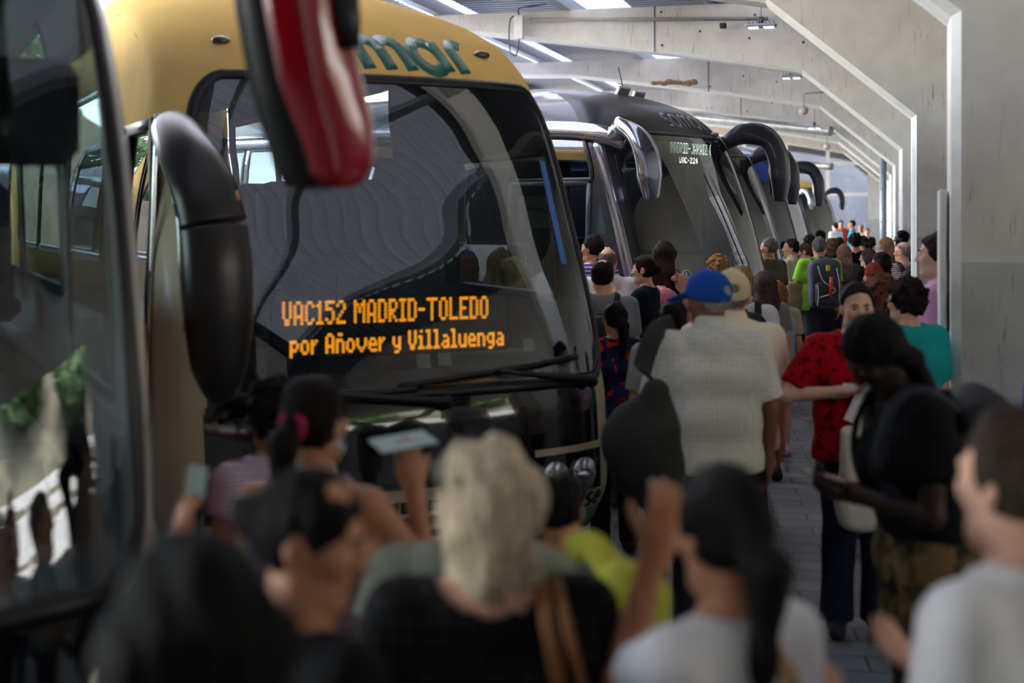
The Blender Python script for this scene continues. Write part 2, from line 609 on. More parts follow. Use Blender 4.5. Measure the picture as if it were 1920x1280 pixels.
for v in np.arange(-10.1, 2.4, 2.4):
    mb = MB()
    c = PU((UU0 + UU1) / 2, v, 5.78)
    mb.box(c, (0.09, UU1 - UU0, 0.24), RPLAT)
    mb.box(PU((UU0 + UU1) / 2, v, 5.665), (0.16, UU1 - UU0, 0.014), RPLAT)
    struct(mb.build('roof_purlin', M_STEEL))
# walls out of the picture and at the far end
mb = MB()
mb.box(PU(37.75, 4.6, 3.0), (0.2, 64.5, 6.2), RPLAT); mb.box(PU(-7.0, 4.6, 3.0), (0.2, 14, 6.2), RPLAT)
mb.box(PU(2.75, 4.6, 0.95), (0.2, 5.5, 1.9), RPLAT); mb.box(PU(2.75, 4.6, 4.9), (0.2, 5.5, 2.4), RPLAT)
struct(mb.build('wall_right', concrete_mat('side_wall_paint', (172, 168, 164), (130, 132, 132), stains=.4)))
# planted bank outside that opening, raised to shut out sky light
mb = MB()
V = [PU(u, v, z) for u in (-20, 30) for v, z in ((6.2, .0), (8.5, .35), (12, 3.2), (17, 10.5), (40, 12))]
mb.add(V, [(i, i + 1, 5 + i + 1, 5 + i) for i in range(4)])
struct(mb.build('grass_bank', mat('dry_grass', (112, 106, 88), .95, var=.45, scale=1.2)))
mb = MB()
for k in range(13):
    mb.box(PU(-6 + k * 1.5, 11.0, 2.9), (.09, .09, 1.5), RPLAT)
for z in (2.75, 3.15, 3.55): mb.box(PU(3, 10.98, z), (.05, 19, .26), RPLAT)
tag(mb.build('board_fence', M_WHITE), 'white board fence along the planted bank outside the right wall', 'fence')
mb = MB(); mb.box(PU(-14, -1.0, 3.0), (14, 0.2, 6.2), RPLAT)
struct(mb.build('wall_back', M_CONC2))

mb = MB(); mb.box(PU(-7.5, -7.2, 3.0), (0.2, 13, 6.2), RPLAT)  # unseen wall, added to darken the foreground
struct(mb.build('wall_left_added', M_CONC2))
# far glazed end wall
UE = 62.0
fe = MB()
for v in (-11.5, -9.6, -7.7, -5.8, -3.9, -2.05, -0.2, 1.6):
    fe.box(PU(UE, v, 2.8), (0.16, 0.16, 5.6), RPLAT)
for z in (0.2, 2.9, 4.3, 5.4):
    fe.box(PU(UE, -5.0, z), (13.2, 0.12, 0.14), RPLAT)
wn = struct(fe.build('window_1', M_WHITE))
gl = MB(); gl.box(PU(UE, -5.0, 2.8), (13.0, 0.01, 5.4), RPLAT)
gl.build('window_pane', glass('end_wall_glass', (196, 198, 204), 1.6), wn)
mb = MB(); mb.box(PU(UE, 1.9, 2.8), (4.4, 0.2, 5.6), RPLAT)
struct(mb.build('wall_end', M_CONC))
# building across the street beyond the end wall
bb = MB(); bb.box(PU(85, -3, 4), (40, 6, 8), RPLAT)
o = bb.build('far_building', mat('far_grey_building', (120, 116, 116), 0.8, var=0.2, scale=0.5)); struct(o)
# downpipe
mb = MB(); c = PU(37.2, 0.22); mb.tube([(c.x, c.y, 0), (c.x, c.y, 3.55)], 0.085, 16)
for z in (0.9, 1.8, 2.7): mb.tube([(c.x, c.y, z), (c.x, c.y, z + .06)], 0.1, 16)
tag(mb.build('downpipe', M_STEEL, None, True), 'round grey metal downpipe standing before the far columns', 'pipe')
# white board strip against the first column, grey bench end under it
mb = MB(); p = at(1766, 500, 335)
mb.box((p.x, p.y, 1.72), (0.036, 0.30, 0.90), RPLAT, bev=0.006)
tag(mb.build('notice_board', M_WHITE), 'narrow white notice board edge fixed upright beside the nearest column', 'board')
mb = MB(); mb.box((p.x - .005, p.y + .05, 1.20), (0.05, 0.3, 0.14), RPLAT, bev=0.01)
mb.box((p.x - .005, p.y + .05, 0.57), (0.04, 0.25, 1.14), RPLAT, bev=0.01)
tag(mb.build('steel_stand', mat('blue_grey_steel', (96, 106, 116), 0.4, 0.5)), 'blue grey metal stand below the white board at the nearest column', 'stand')
# wall hook on the nearest column
mb = MB(); p = at(1906, 325, 350)
mb.tube([(p.x, p.y + .02, p.z), (p.x, p.y - .04, p.z)], 0.014, 10); mb.tube([(p.x, p.y - .04, p.z), (p.x + .08, p.y - .05, p.z)], 0.006, 8)
tag(mb.build('wall_hook', M_WHITE, None, True), 'small white peg on the broad face of the nearest column', 'hook')

# lamps, boxes, ducts ------------------------------------------------------
def flood_lamp(px, py, fd, w, label, rod=1.0, on=8.0, yaw=0.0):
    p = at(px, py, fd)
    root = empty('pendant_lamp', p, -PT + yaw)
    tag(root, label, 'lamp', 'hanging flood lamps')
    mb = MB(); mb.box((0, 0, 0.03), (w, w * .45, 0.05), bev=0.015)
    for k in range(7): mb.box((-w * .4 + k * w * .8 / 6, 0, 0.07), (0.01, w * .4, 0.05))
    mb.build('housing', M_STEEL, root)
    for s in (-1, 1):
        mb = MB(); mb.box((s * w * .25, 0, 0.002), (w * .32, w * .34, 0.012), bev=0.004)
        mb.build('lamp_panel', emit('lamp_glow', (255, 252, 244), .8), root)
    mb = MB(); mb.box((0, 0, 0.11), (0.07, 0.07, 0.1), bev=0.01); mb.tube([(0, 0, .15), (0, 0, rod)], 0.006, 6)
    mb.build('suspension_rod', M_DARKSTEEL, root)
    return root
flood_lamp(1427, 52, 130, 0.44, 'bright twin panel flood lamp hanging nearest the camera', 0.95)
flood_lamp(1484, 147, 106, 0.36, 'finned flood lamp under the second haunch of the frames', 1.2, 2.0)
flood_lamp(1527, 241, 76, 0.34, 'small glowing flood lamp far along the roof beams', 1.1, 9.0)
def ball_speaker(px, py, fd, label):
    p = at(px, py, fd)
    root = empty('ball_speaker', p)
    tag(root, label, 'speaker', 'round ceiling loudspeakers')
    mb = MB(); mb.ball((0, 0, 0), 0.1, 18, 12); mb.tube([(0, -.07, 0), (0, -.108, 0)], [.08, .05], 16)
    mb.build('body', mat('pale_speaker', (178, 172, 164), .6), root, True)
    mb = MB(); mb.tube([(0, 0, .09), (0, 0, .34), (.05, 0, .37), (.42, -.1, .39)], 0.014, 8)
    mb.build('bracket', M_STEEL, root, True)
ball_speaker(1507, 207, 86, 'round loudspeaker on a bent bracket under the near beams')
ball_speaker(1551, 275, 66, 'smaller round loudspeaker further along the beams')
p = PU(23.18 - .06, -6.05); root = empty('junction_box', (p.x, p.y, 0), -PT)
q = at(973, 52, 105.0)
root.location = (q.x, q.y - 0.05, q.z); tag(root, 'white upright junction box fixed to the stained roof beam', 'box')
mb = MB(); mb.box((0, 0, 0), (0.17, 0.1, 0.42), bev=0.012); mb.build('case', M_WHITE, root)
mb = MB(); mb.tube(smooth_path([(-.04, -.03, .2), (-.14, -.05, .15), (-.17, -.05, -.1), (-.15, -.05, -.42), (-.05, -.03, -.5), (.0, -.02, -.3), (.0, 0, -.2)]), 0.012, 8)
mb.build('cable', M_DARKSTEEL, root, True)
mb = MB(); mb.tube(smooth_path([(0.0, 0, .22), (0.0, 0, .33), (.16, 0, .36), (.5, .02, .4)]), 0.014, 8); mb.build('cable', M_DARKSTEEL, root, True)
mb = MB(); a = at(995, 37, 105.2); b = at(1440, 35, 110.6)
mb.tube([a, b], 0.035, 10)
tag(mb.build('conduit', mat('weathered_pipe', (150, 144, 136), .7), None, True), 'long grey conduit running along the stained roof beam', 'pipe')
mb = MB(); p = at(1355, 46, 109.6); mb.box((p.x, p.y - .06, p.z - .03), (0.11, 0.12, 0.09), RPLAT, bev=.01); mb.box((p.x - .03, p.y - .13, p.z - .03), (0.05, 0.03, 0.05), RPLAT)
tag(mb.build('security_camera', M_BLACK), 'small black camera box on the roof beam', 'camera')
def duct(a, b, r, label):
    mb = MB(); n = 60
    path = [a.lerp(b, i / n) for i in range(n + 1)]
    mb.tube(path, [r * (1 + (0.06 if i % 2 else 0)) for i in range(n + 1)], 16)
    tag(mb.build('spiral_duct', mat('galvanised_duct', (170, 168, 164), .35, .6, var=.2, scale=5), None, True), label, 'duct', 'spiral ducts under the beams')
duct(at(1300, 219, 64), at(1560, 246, 68), 0.13, 'nearer ribbed metal duct hanging below the beams')
duct(at(1380, 300, 47), at(1560, 312, 50), 0.13, 'further ribbed metal duct just above the end glazing')
def rag():
    rnd = random.Random(4); mb = MB(); p = at(1262, 157, 84)
    for i in range(9):
        mb.ball((p.x - .45 + i * .11, p.y - .25, p.z + rnd.uniform(-.02, .02)), (.09, .06, .045 + rnd.random() * .03), 9, 6)
    tag(mb.build('foam_patch', mat('brown_foam', (150, 120, 92), .9, var=.3, scale=20, bump=.5), None, True), 'brown weathered foam strip along the beam above the dark coach', 'foam')
rag()

# trees, and a tall yard wall raised to block sky glare
def tree(x, y, h, seed, label, z0=0.0):
    rnd = np.random.default_rng(seed)
    root = empty('yard_tree', (x, y, z0)); tag(root, label, 'tree', 'trees outside the station')
    mb = MB(); mb.tube([(0, 0, 0), (.1, 0, h * .3), (0, .1, h * .6)], [.2, .15, .08], 9); mb.build('trunk', mat('bark', (92, 76, 60), .9, bump=.6), root, True)
    n = 2600
    d = rnd.normal(size=(n, 3)); d /= np.linalg.norm(d, axis=1)[:, None]
    rr = h * .36 * rnd.uniform(.45, 1, n) ** .5 * (1 + .25 * np.sin(d[:, 0] * 5 + seed) * np.cos(d[:, 2] * 4))
    c = d * rr[:, None] * np.array([1.1, 1.1, .95]) + np.array([0, 0, h * .62])
    a = rnd.normal(size=(n, 3)); a /= np.linalg.norm(a, axis=1)[:, None]
    b = np.cross(a, rnd.normal(size=(n, 3))); b /= np.linalg.norm(b, axis=1)[:, None]
    s = .26
    vs = np.stack([c - a * s, c - b * s * .6, c + a * s, c + b * s * .6], 1).reshape(-1, 3)
    fs = np.arange(n * 4).reshape(n, 4)
    add_mesh('crown', vs, fs, mat('leaves', (86, 112, 62), .7, var=.35, scale=3), root, False)
for k, (x, y, h) in enumerate(((-9, 42, 8), (-16, 38, 9), (-23, 33, 8.5), (-30, 27, 9), (-36, 20, 8), (-39, 11, 8.5))):
    tree(x, y, h, k + 3, 'green tree in the yard seen between the buses')
for k, (u, v, h) in enumerate(((-4, 12.2, 4.5), (1.5, 13.5, 5), (6.5, 12.4, 4.5), (11, 13, 5))):
    q = PU(u, v); tree(q.x, q.y, h, k + 20, z0=max(0, (v - 8.5) * .8), label='leafy tree on the planted bank outside the right wall')
mb = MB(); mb.box((-36, 37, 3.6), (52, 0.5, 7.2), Matrix.Rotation(.95, 3, 'Z'))  # made tall to keep the bright horizon out of the paint's reflection
struct(mb.build('yard_screen_wall', mat('screen_wall_sand', (196, 178, 150), .8, var=.15, scale=.6)))
# ------------------------------------------------------------------ coaches
class Shape:
    """outer skin of a coach; local x across (driver's side +), y from nose to tail, z up"""
    def __init__(self, F, W, D=0.45, m=2.6, length=12.0):
        self.Fz, self.Fv = zip(*F); self.Wz, self.Wv = zip(*W)
        self.Dz, self.Dv = zip(*D) if isinstance(D, list) else ((0., 5.), (D, D))
        D = self.Dv[0]; self.L = length
        th = np.linspace(0, math.pi / 2, 600)
        x = np.sin(th) ** (2 / m); y = 1 - np.cos(th) ** (2 / m)
        s = np.concatenate([[0], np.cumsum(np.hypot(np.diff(x * 1.25), np.diff(y * D)))])
        s /= s[-1]
        self.q = s; self.xn = x; self.yn = y
    @staticmethod
    def _cubic(z, zs, vs):
        zs = np.asarray(zs, float); vs = np.asarray(vs, float)
        h = np.diff(zs); d = np.diff(vs) / h
        mm = np.zeros(len(zs)); mm[0] = d[0]; mm[-1] = d[-1]
        for i in range(1, len(zs) - 1):
            mm[i] = 0 if d[i - 1] * d[i] <= 0 else (h[i - 1] + h[i]) * d[i - 1] * d[i] / (h[i - 1] * d[i] + h[i] * d[i - 1]) if (h[i - 1] * d[i] + h[i] * d[i - 1]) != 0 else 0
        i = np.clip(np.searchsorted(zs, z) - 1, 0, len(h) - 1)
        t = (z - zs[i]) / h[i]
        return ((2 * t ** 3 - 3 * t ** 2 + 1) * vs[i] + (t ** 3 - 2 * t ** 2 + t) * h[i] * mm[i] + (-2 * t ** 3 + 3 * t ** 2) * vs[i + 1] + (t ** 3 - t ** 2) * h[i] * mm[i + 1])
    def F(self, z): return self._cubic(np.asarray(z, float), self.Fz, self.Fv)
    def W(self, z): return self._cubic(np.asarray(z, float), self.Wz, self.Wv)
    def Dd(self, z): return np.interp(np.asarray(z, float), self.Dz, self.Dv)
    def surf(self, q, z, off=0.0):
        """q in [-1, 1] runs round the nose from one side wall to the other; |q| > 1 runs down the side (1 unit = 1 m)"""
        q = np.asarray(q, float); z = np.asarray(z, float)
        a = np.abs(q); w = self.W(z); f = self.F(z)
        xx = np.interp(np.minimum(a, 1), self.q, self.xn); yy = np.interp(np.minimum(a, 1), self.q, self.yn)
        x = np.sign(q) * w * xx
        y = f + self.Dd(z) * yy + np.maximum(a - 1, 0)
        y = np.minimum(y, self.L)
        P = np.stack([x, y, z], -1)
        if off:
            e = 1e-3
            A = self.surf(q + e, z) - self.surf(q - e, z); B = self.surf(q, z + e) - self.surf(q, z - e)
            n = np.cross(A, B); n /= np.maximum(np.linalg.norm(n, axis=-1, keepdims=True), 1e-9)
            P = P + n * off
        return P
    def front(self, x, z, off=0.0):
        """point of the nose skin at a given x and z"""
        x = np.asarray(x, float); z = np.asarray(z, float)
        r = np.clip(np.abs(x) / self.W(z), 0, 1)
        q = np.interp(r, self.xn, self.q) * np.sign(x)
        return self.surf(q, z, off)
    def side(self, sgn, y, z, off=0.0):
        """point of a side wall at a given y"""
        y = np.asarray(y, float); z = np.asarray(z, float)
        f = self.F(z)
        D = self.Dd(z); r = np.clip((y - f) / D, 0, 1)
        a = np.where(y - f > D, 1 + (y - f - D), np.interp(r, self.yn, self.q))
        return self.surf(sgn * a, z, off)

def grid_patch(fn, us, vs, keep=None):
    """grid of fn(u, v); keep(uc, vc) masks cells; returns verts, faces"""
    U, V = np.meshgrid(us, vs, indexing='ij')
    P = fn(U, V).reshape(-1, 3)
    nu, nv = len(us), len(vs)
    idx = np.arange(nu * nv).reshape(nu, nv)
    f = np.stack([idx[:-1, :-1], idx[1:, :-1], idx[1:, 1:], idx[:-1, 1:]], -1).reshape(-1, 4)
    if keep is not None:
        uc = (U[:-1, :-1] + U[1:, 1:]) / 2; vc = (V[:-1, :-1] + V[1:, 1:]) / 2
        k = keep(uc, vc).reshape(-1)
        f = f[k]
        used = np.unique(f); re = -np.ones(len(P), int); re[used] = np.arange(len(used))
        P = P[used]; f = re[f]
    return P, f

def merge(parts):
    vs = []; fs = []; n = 0
    for p, f in parts:
        vs.append(p); fs.append(f + n); n += len(p)
    return np.concatenate(vs), np.concatenate(fs)

def rrect(u, v, u0, u1, v0, v1, r):
    """signed distance to a rounded rectangle in parameter space (r = (ru, rv))"""
    cu = (u0 + u1) / 2; cv = (v0 + v1) / 2
    ru, rv = r
    a = (np.abs(u - cu) - ((u1 - u0) / 2 - ru)) / ru; b = (np.abs(v - cv) - ((v1 - v0) / 2 - rv)) / rv
    return np.hypot(np.maximum(a, 0), np.maximum(b, 0)) + np.minimum(np.maximum(a, b), 0) - 1

def rrect_path(u0, u1, v0, v1, r, n=10):
    ru, rv = r; out = []
    for (cu, cv, a0) in ((u1 - ru, v1 - rv, 0), (u0 + ru, v1 - rv, 90), (u0 + ru, v0 + rv, 180), (u1 - ru, v0 + rv, 270)):
        for k in range(n + 1):
            a = math.radians(a0 + 90 * k / n)
            out.append((cu + ru * math.cos(a), cv + rv * math.sin(a)))
    # resample straight runs
    full = []
    for i in range(len(out)):
        p = out[i]; q = out[(i + 1) % len(out)]
        m = max(1, int(max(abs(q[0] - p[0]) / .04, abs(q[1] - p[1]) / .08)))
        for k in range(m):
            full.append((p[0] + (q[0] - p[0]) * k / m, p[1] + (q[1] - p[1]) * k / m))
    full.append(full[0])
    return full

def ribbon(fn, path, width, closed=False, thick=0.006):
    """flat band along a 2-D path, laid on a skin by fn(a, b, off)"""
    P = [Vector((p[0], p[1])) for p in path]
    L = []; R = []
    n = len(P)
    for i in range(n):
        if closed:
            a = P[i - 1 if i else n - 2]; b = P[(i + 1) if i < n - 1 else 1]
        else:
            a = P[max(0, i - 1)]; b = P[min(n - 1, i + 1)]
        t = (b - a)
        if t.length < 1e-9: t = Vector((1, 0))
        t.normalize(); nn = Vector((-t.y, t.x)) * (width / 2)
        L.append(P[i] + nn); R.append(P[i] - nn)
    A = np.array([[p.x, p.y] for p in L]); B = np.array([[p.x, p.y] for p in R])
    top = np.concatenate([fn(A[:, 0], A[:, 1], thick), fn(B[:, 0], B[:, 1], thick)])
    low = np.concatenate([fn(A[:, 0], A[:, 1], 0.0), fn(B[:, 0], B[:, 1], 0.0)])
    V = np.concatenate([top, low]); f = []
    for i in range(n - 1):
        f.append((i, i + 1, n + i + 1, n + i))
        f.append((i, 2 * n + i, 2 * n + i + 1, i + 1))
        f.append((n + i, n + i + 1, 3 * n + i + 1, 3 * n + i))
    if not closed:
        f.append((0, n, 3 * n, 2 * n)); f.append((n - 1, 3 * n - 1, 4 * n - 1, 2 * n - 1))
    return V, np.array(f)

def arc(cx, cy, r, a0, a1, n=14, ry=None):
    ry = ry or r
    return [(cx + r * math.cos(math.radians(a0 + (a1 - a0) * k / n)), cy + ry * math.sin(math.radians(a0 + (a1 - a0) * k / n))) for k in range(n + 1)]

# rounded logo letters as strokes, x-height 1
LOGO = {
    's': (0.72, [arc(.36, .74, .26, 40, 270, 14, .2) + arc(.36, .27, .26, 90, -140, 14, .2)]),
    'a': (0.92, [arc(.40, .48, .34, 90, 450, 26, .42), [(.74, .92), (.74, .06)]]),
    'm': (1.28, [[(.12, .04), (.12, .55)] + arc(.38, .60, .26, 180, 0, 14, .30) + [(.64, .04)], [(.64, .55)] + arc(.90, .60, .26, 180, 0, 14, .30) + [(1.16, .04)]]),
    'r': (0.58, [[(.14, .04), (.14, .55)] + arc(.36, .58, .22, 180, 50, 10, .34)]),
    'e': (0.86, [[(.10, .50), (.72, .50)] + arc(.41, .48, .32, 4, 310, 22, .42)]),
    'l': (0.36, [[(.16, .04), (.16, 1.45)]]),
}
def logo(fn, word, x0, z0, h, stroke, slant=0.0, gap=.1, squeeze=1.0):
    parts = []; x = x0
    for ch in word:
        w, strokes = LOGO[ch]
        for s in strokes:
            # refine
            p = []
            for i in range(len(s) - 1):
                for k in range(4):
                    p.append((s[i][0] + (s[i + 1][0] - s[i][0]) * k / 4, s[i][1] + (s[i + 1][1] - s[i][1]) * k / 4))
            p.append(s[-1])
            pts = [(x + (a * squeeze + slant * b) * h, z0 + b * h) for a, b in p]
            parts.append(ribbon(fn, pts, stroke, False, 0.0035))
        x += (w * squeeze + gap) * h
    return merge(parts), x

FONT57 = {
    'V': ['1001', '1001', '1001', '1001', '1001', '0110', '0110'], 'A': ['0110', '1001', '1001', '1001', '1111', '1001', '1001'],
    'C': ['0110', '1001', '1000', '1000', '1000', '1001', '0110'], '1': ['010', '110', '010', '010', '010', '010', '111'],
    '5': ['1111', '1000', '1110', '0001', '0001', '1001', '0110'], '2': ['0110', '1001', '0001', '0010', '0100', '1000', '1111'],
    'M': ['10001', '11011', '10101', '10101', '10001', '10001', '10001'], 'D': ['1110', '1001', '1001', '1001', '1001', '1001', '1110'],
    'R': ['1110', '1001', '1001', '1110', '1100', '1010', '1001'], 'I': ['111', '010', '010', '010', '010', '010', '111'],
    '-': ['000', '000', '000', '111', '000', '000', '000'], 'T': ['11111', '00100', '00100', '00100', '00100', '00100', '00100'],
    'O': ['0110', '1001', '1001', '1001', '1001', '1001', '0110'], 'L': ['1000', '1000', '1000', '1000', '1000', '1000', '1111'],
    'E': ['1111', '1000', '1000', '1110', '1000', '1000', '1111'], ' ': ['00'] * 7,
    'p': ['0000', '0000', '1110', '1001', '1001', '1110', '1000', '1000'], 'o': ['0000', '0000', '0110', '1001', '1001', '1001', '0110'],
    'r': ['000', '000', '101', '110', '100', '100', '100'], 'ñ': ['0110', '0000', '1110', '1001', '1001', '1001', '1001'],
    'v': ['10001', '10001', '10001', '10001', '10001', '01010', '00100'][0:0] or ['00000', '00000', '10001', '10001', '10001', '01010', '00100'],
    'e': ['0000', '0000', '0110', '1001', '1111', '1000', '0111'], 'y': ['0000', '0000', '1001', '1001', '1001', '0111', '0001', '0110'],
    'i': ['010', '000', '110', '010', '010', '010', '111'], 'l': ['110', '010', '010', '010', '010', '010', '111'],
    'a': ['0000', '0000', '0110', '0001', '0111', '1001', '0111'], 'u': ['0000', '0000', '1001', '1001', '1001', '1001', '0111'],
    'n': ['0000', '0000', '1110', '1001', '1001', '1001', '1001'], 'g': ['0000', '0000', '0111', '1001', '1001', '0111', '0001', '0110'],
    'J': ['0011', '0001', '0001', '0001', '0001', '1001', '0110'], 'Z': ['1111', '0001', '0010', '0010', '0100', '1000', '1111'],
    '4': ['0010', '0110', '1010', '1010', '1111', '0010', '0010'], '(': ['01', '10', '10', '10', '10', '10', '01'],
}
def led_dots(text, x0, z0, dx, dz, bold=False):
    """centres of the lit points of a line of text; z0 is the baseline"""
    out = []; x = x0
    for ch in text:
        g = FONT57[ch]
        for r, row in enumerate(g):
            for c, b in enumerate(row):
                if b == '1':
                    out.append((x + c * dx, z0 + (6 - r) * dz))
        x += (len(g[0]) + 1) * dx
    return out, x

M_TYRE = mat('tyre_rubber', (22, 22, 23), 0.8)
M_RIM = mat('wheel_rim', (150, 152, 155), 0.35, 0.7)
M_GASKET = mat('window_rubber', (12, 12, 13), 0.35, var=0.0)
M_INT = mat('coach_interior', (112, 112, 114), 0.8)
M_INTDARK = mat('coach_dashboard', (22, 22, 24), 0.6)
M_SEAT = mat('seat_fabric', (84, 86, 92), 0.9, var=.2, scale=40)
M_SATIN = mat('satin_bronze_black', (34, 30, 28), 0.34, 0.0, var=.05, scale=3, spec=.5)
M_LENS = glass('lamp_lens', (225, 225, 225), 2.0)
M_CHROME = mat('chrome', (200, 202, 206), 0.12, 1.0, var=0)
M_LAMPDARK = mat('lamp_housing', (18, 18, 20), 0.25)

def wheel(root, x, y, r=0.5):
    s = 1 if x > 0 else -1
    mb = MB()
    prof = [(0.30, 0.14), (0.42, 0.15), (r - .02, 0.13), (r, 0.09), (r, -.09), (r - .02, -.13), (.3, -.14)]
    n = 36; vs = []; fs = []
    for (rr, xx) in prof:
        for k in range(n):
            a = 2 * math.pi * k / n
            vs.append((xx, rr * math.cos(a), rr * math.sin(a)))
    for i in range(len(prof) - 1):
        for k in range(n):
            fs.append((i * n + k, i * n + (k + 1) % n, (i + 1) * n + (k + 1) % n, (i + 1) * n + k))
    mb.add(vs, fs)
    w = mb.build('wheel', M_TYRE, root, True, (x, y, r))
    mb = MB(); mb.tube([(s * .05, 0, 0), (s * .10, 0, 0), (s * .115, 0, 0)], [.31, .29, .12], 28)
    mb.tube([(s * .10, 0, 0), (s * .17, 0, 0)], [.1, .08], 16)
    for k in range(8):
        a = math.pi * k / 4
        mb.ball((s * .12, .2 * math.cos(a), .2 * math.sin(a)), .02, 6, 4)
    mb.build('rim', M_RIM, w, True)

def seat(root, x, y, floor, w=0.46, h=1.05, label_mat=None):
    mb = MB()
    mb.box((0, 0, .42), (w, .46, .14), bev=.05)
    mb.tube([(0, -.2 + .02, .42), (0, -.22, .6), (0, -.25, .85), (0, -.27, h - .08), (0, -.275, h)], [w * .48, w * .5, w * .49, w * .44, w * .30], 20, [.07, .075, .07, .06, .03], up=(0, 1, 0)) if False else None
    # cushioned back made of a rounded slab
    n = 9; vs = []; fs = []
    zs = [.36, .5, .75, .95, h - .07, h - .02, h]
    ws = [.9, .98, 1, .96, .84, .66, .35]
    for z, k in zip(zs, ws):
        hw = w / 2 * k; yy = .23 + (z - .36) * .22
        for j in range(12):
            a = 2 * math.pi * j / 12
            cx = math.copysign(abs(math.cos(a)) ** .5, math.cos(a)) * hw; cy = math.copysign(abs(math.sin(a)) ** .6, math.sin(a)) * .075
            vs.append((cx, yy + cy, z))
    for i in range(len(zs) - 1):
        for j in range(12):
            fs.append((i * 12 + j, i * 12 + (j + 1) % 12, (i + 1) * 12 + (j + 1) % 12, (i + 1) * 12 + j))
    fs.append(tuple(range(11, -1, -1))); fs.append(tuple((len(zs) - 1) * 12 + j for j in range(12)))
    mb.add(vs, fs)
    mb.box((0, 0.05, .18), (.1, .3, .36))
    return mb.build('seat', M_SEAT, root, True, (x, y, floor))

def ear_mirror(root, name, path, rx, ry, m, up=(1, 0, 0), glass_side=None):
    mb = MB()
    P = smooth_path(path, 7)
    mb.tube(P, lerp_list(rx, len(P)), 16, lerp_list(ry, len(P)), up=up)
    return mb.build(name, m, root, True)

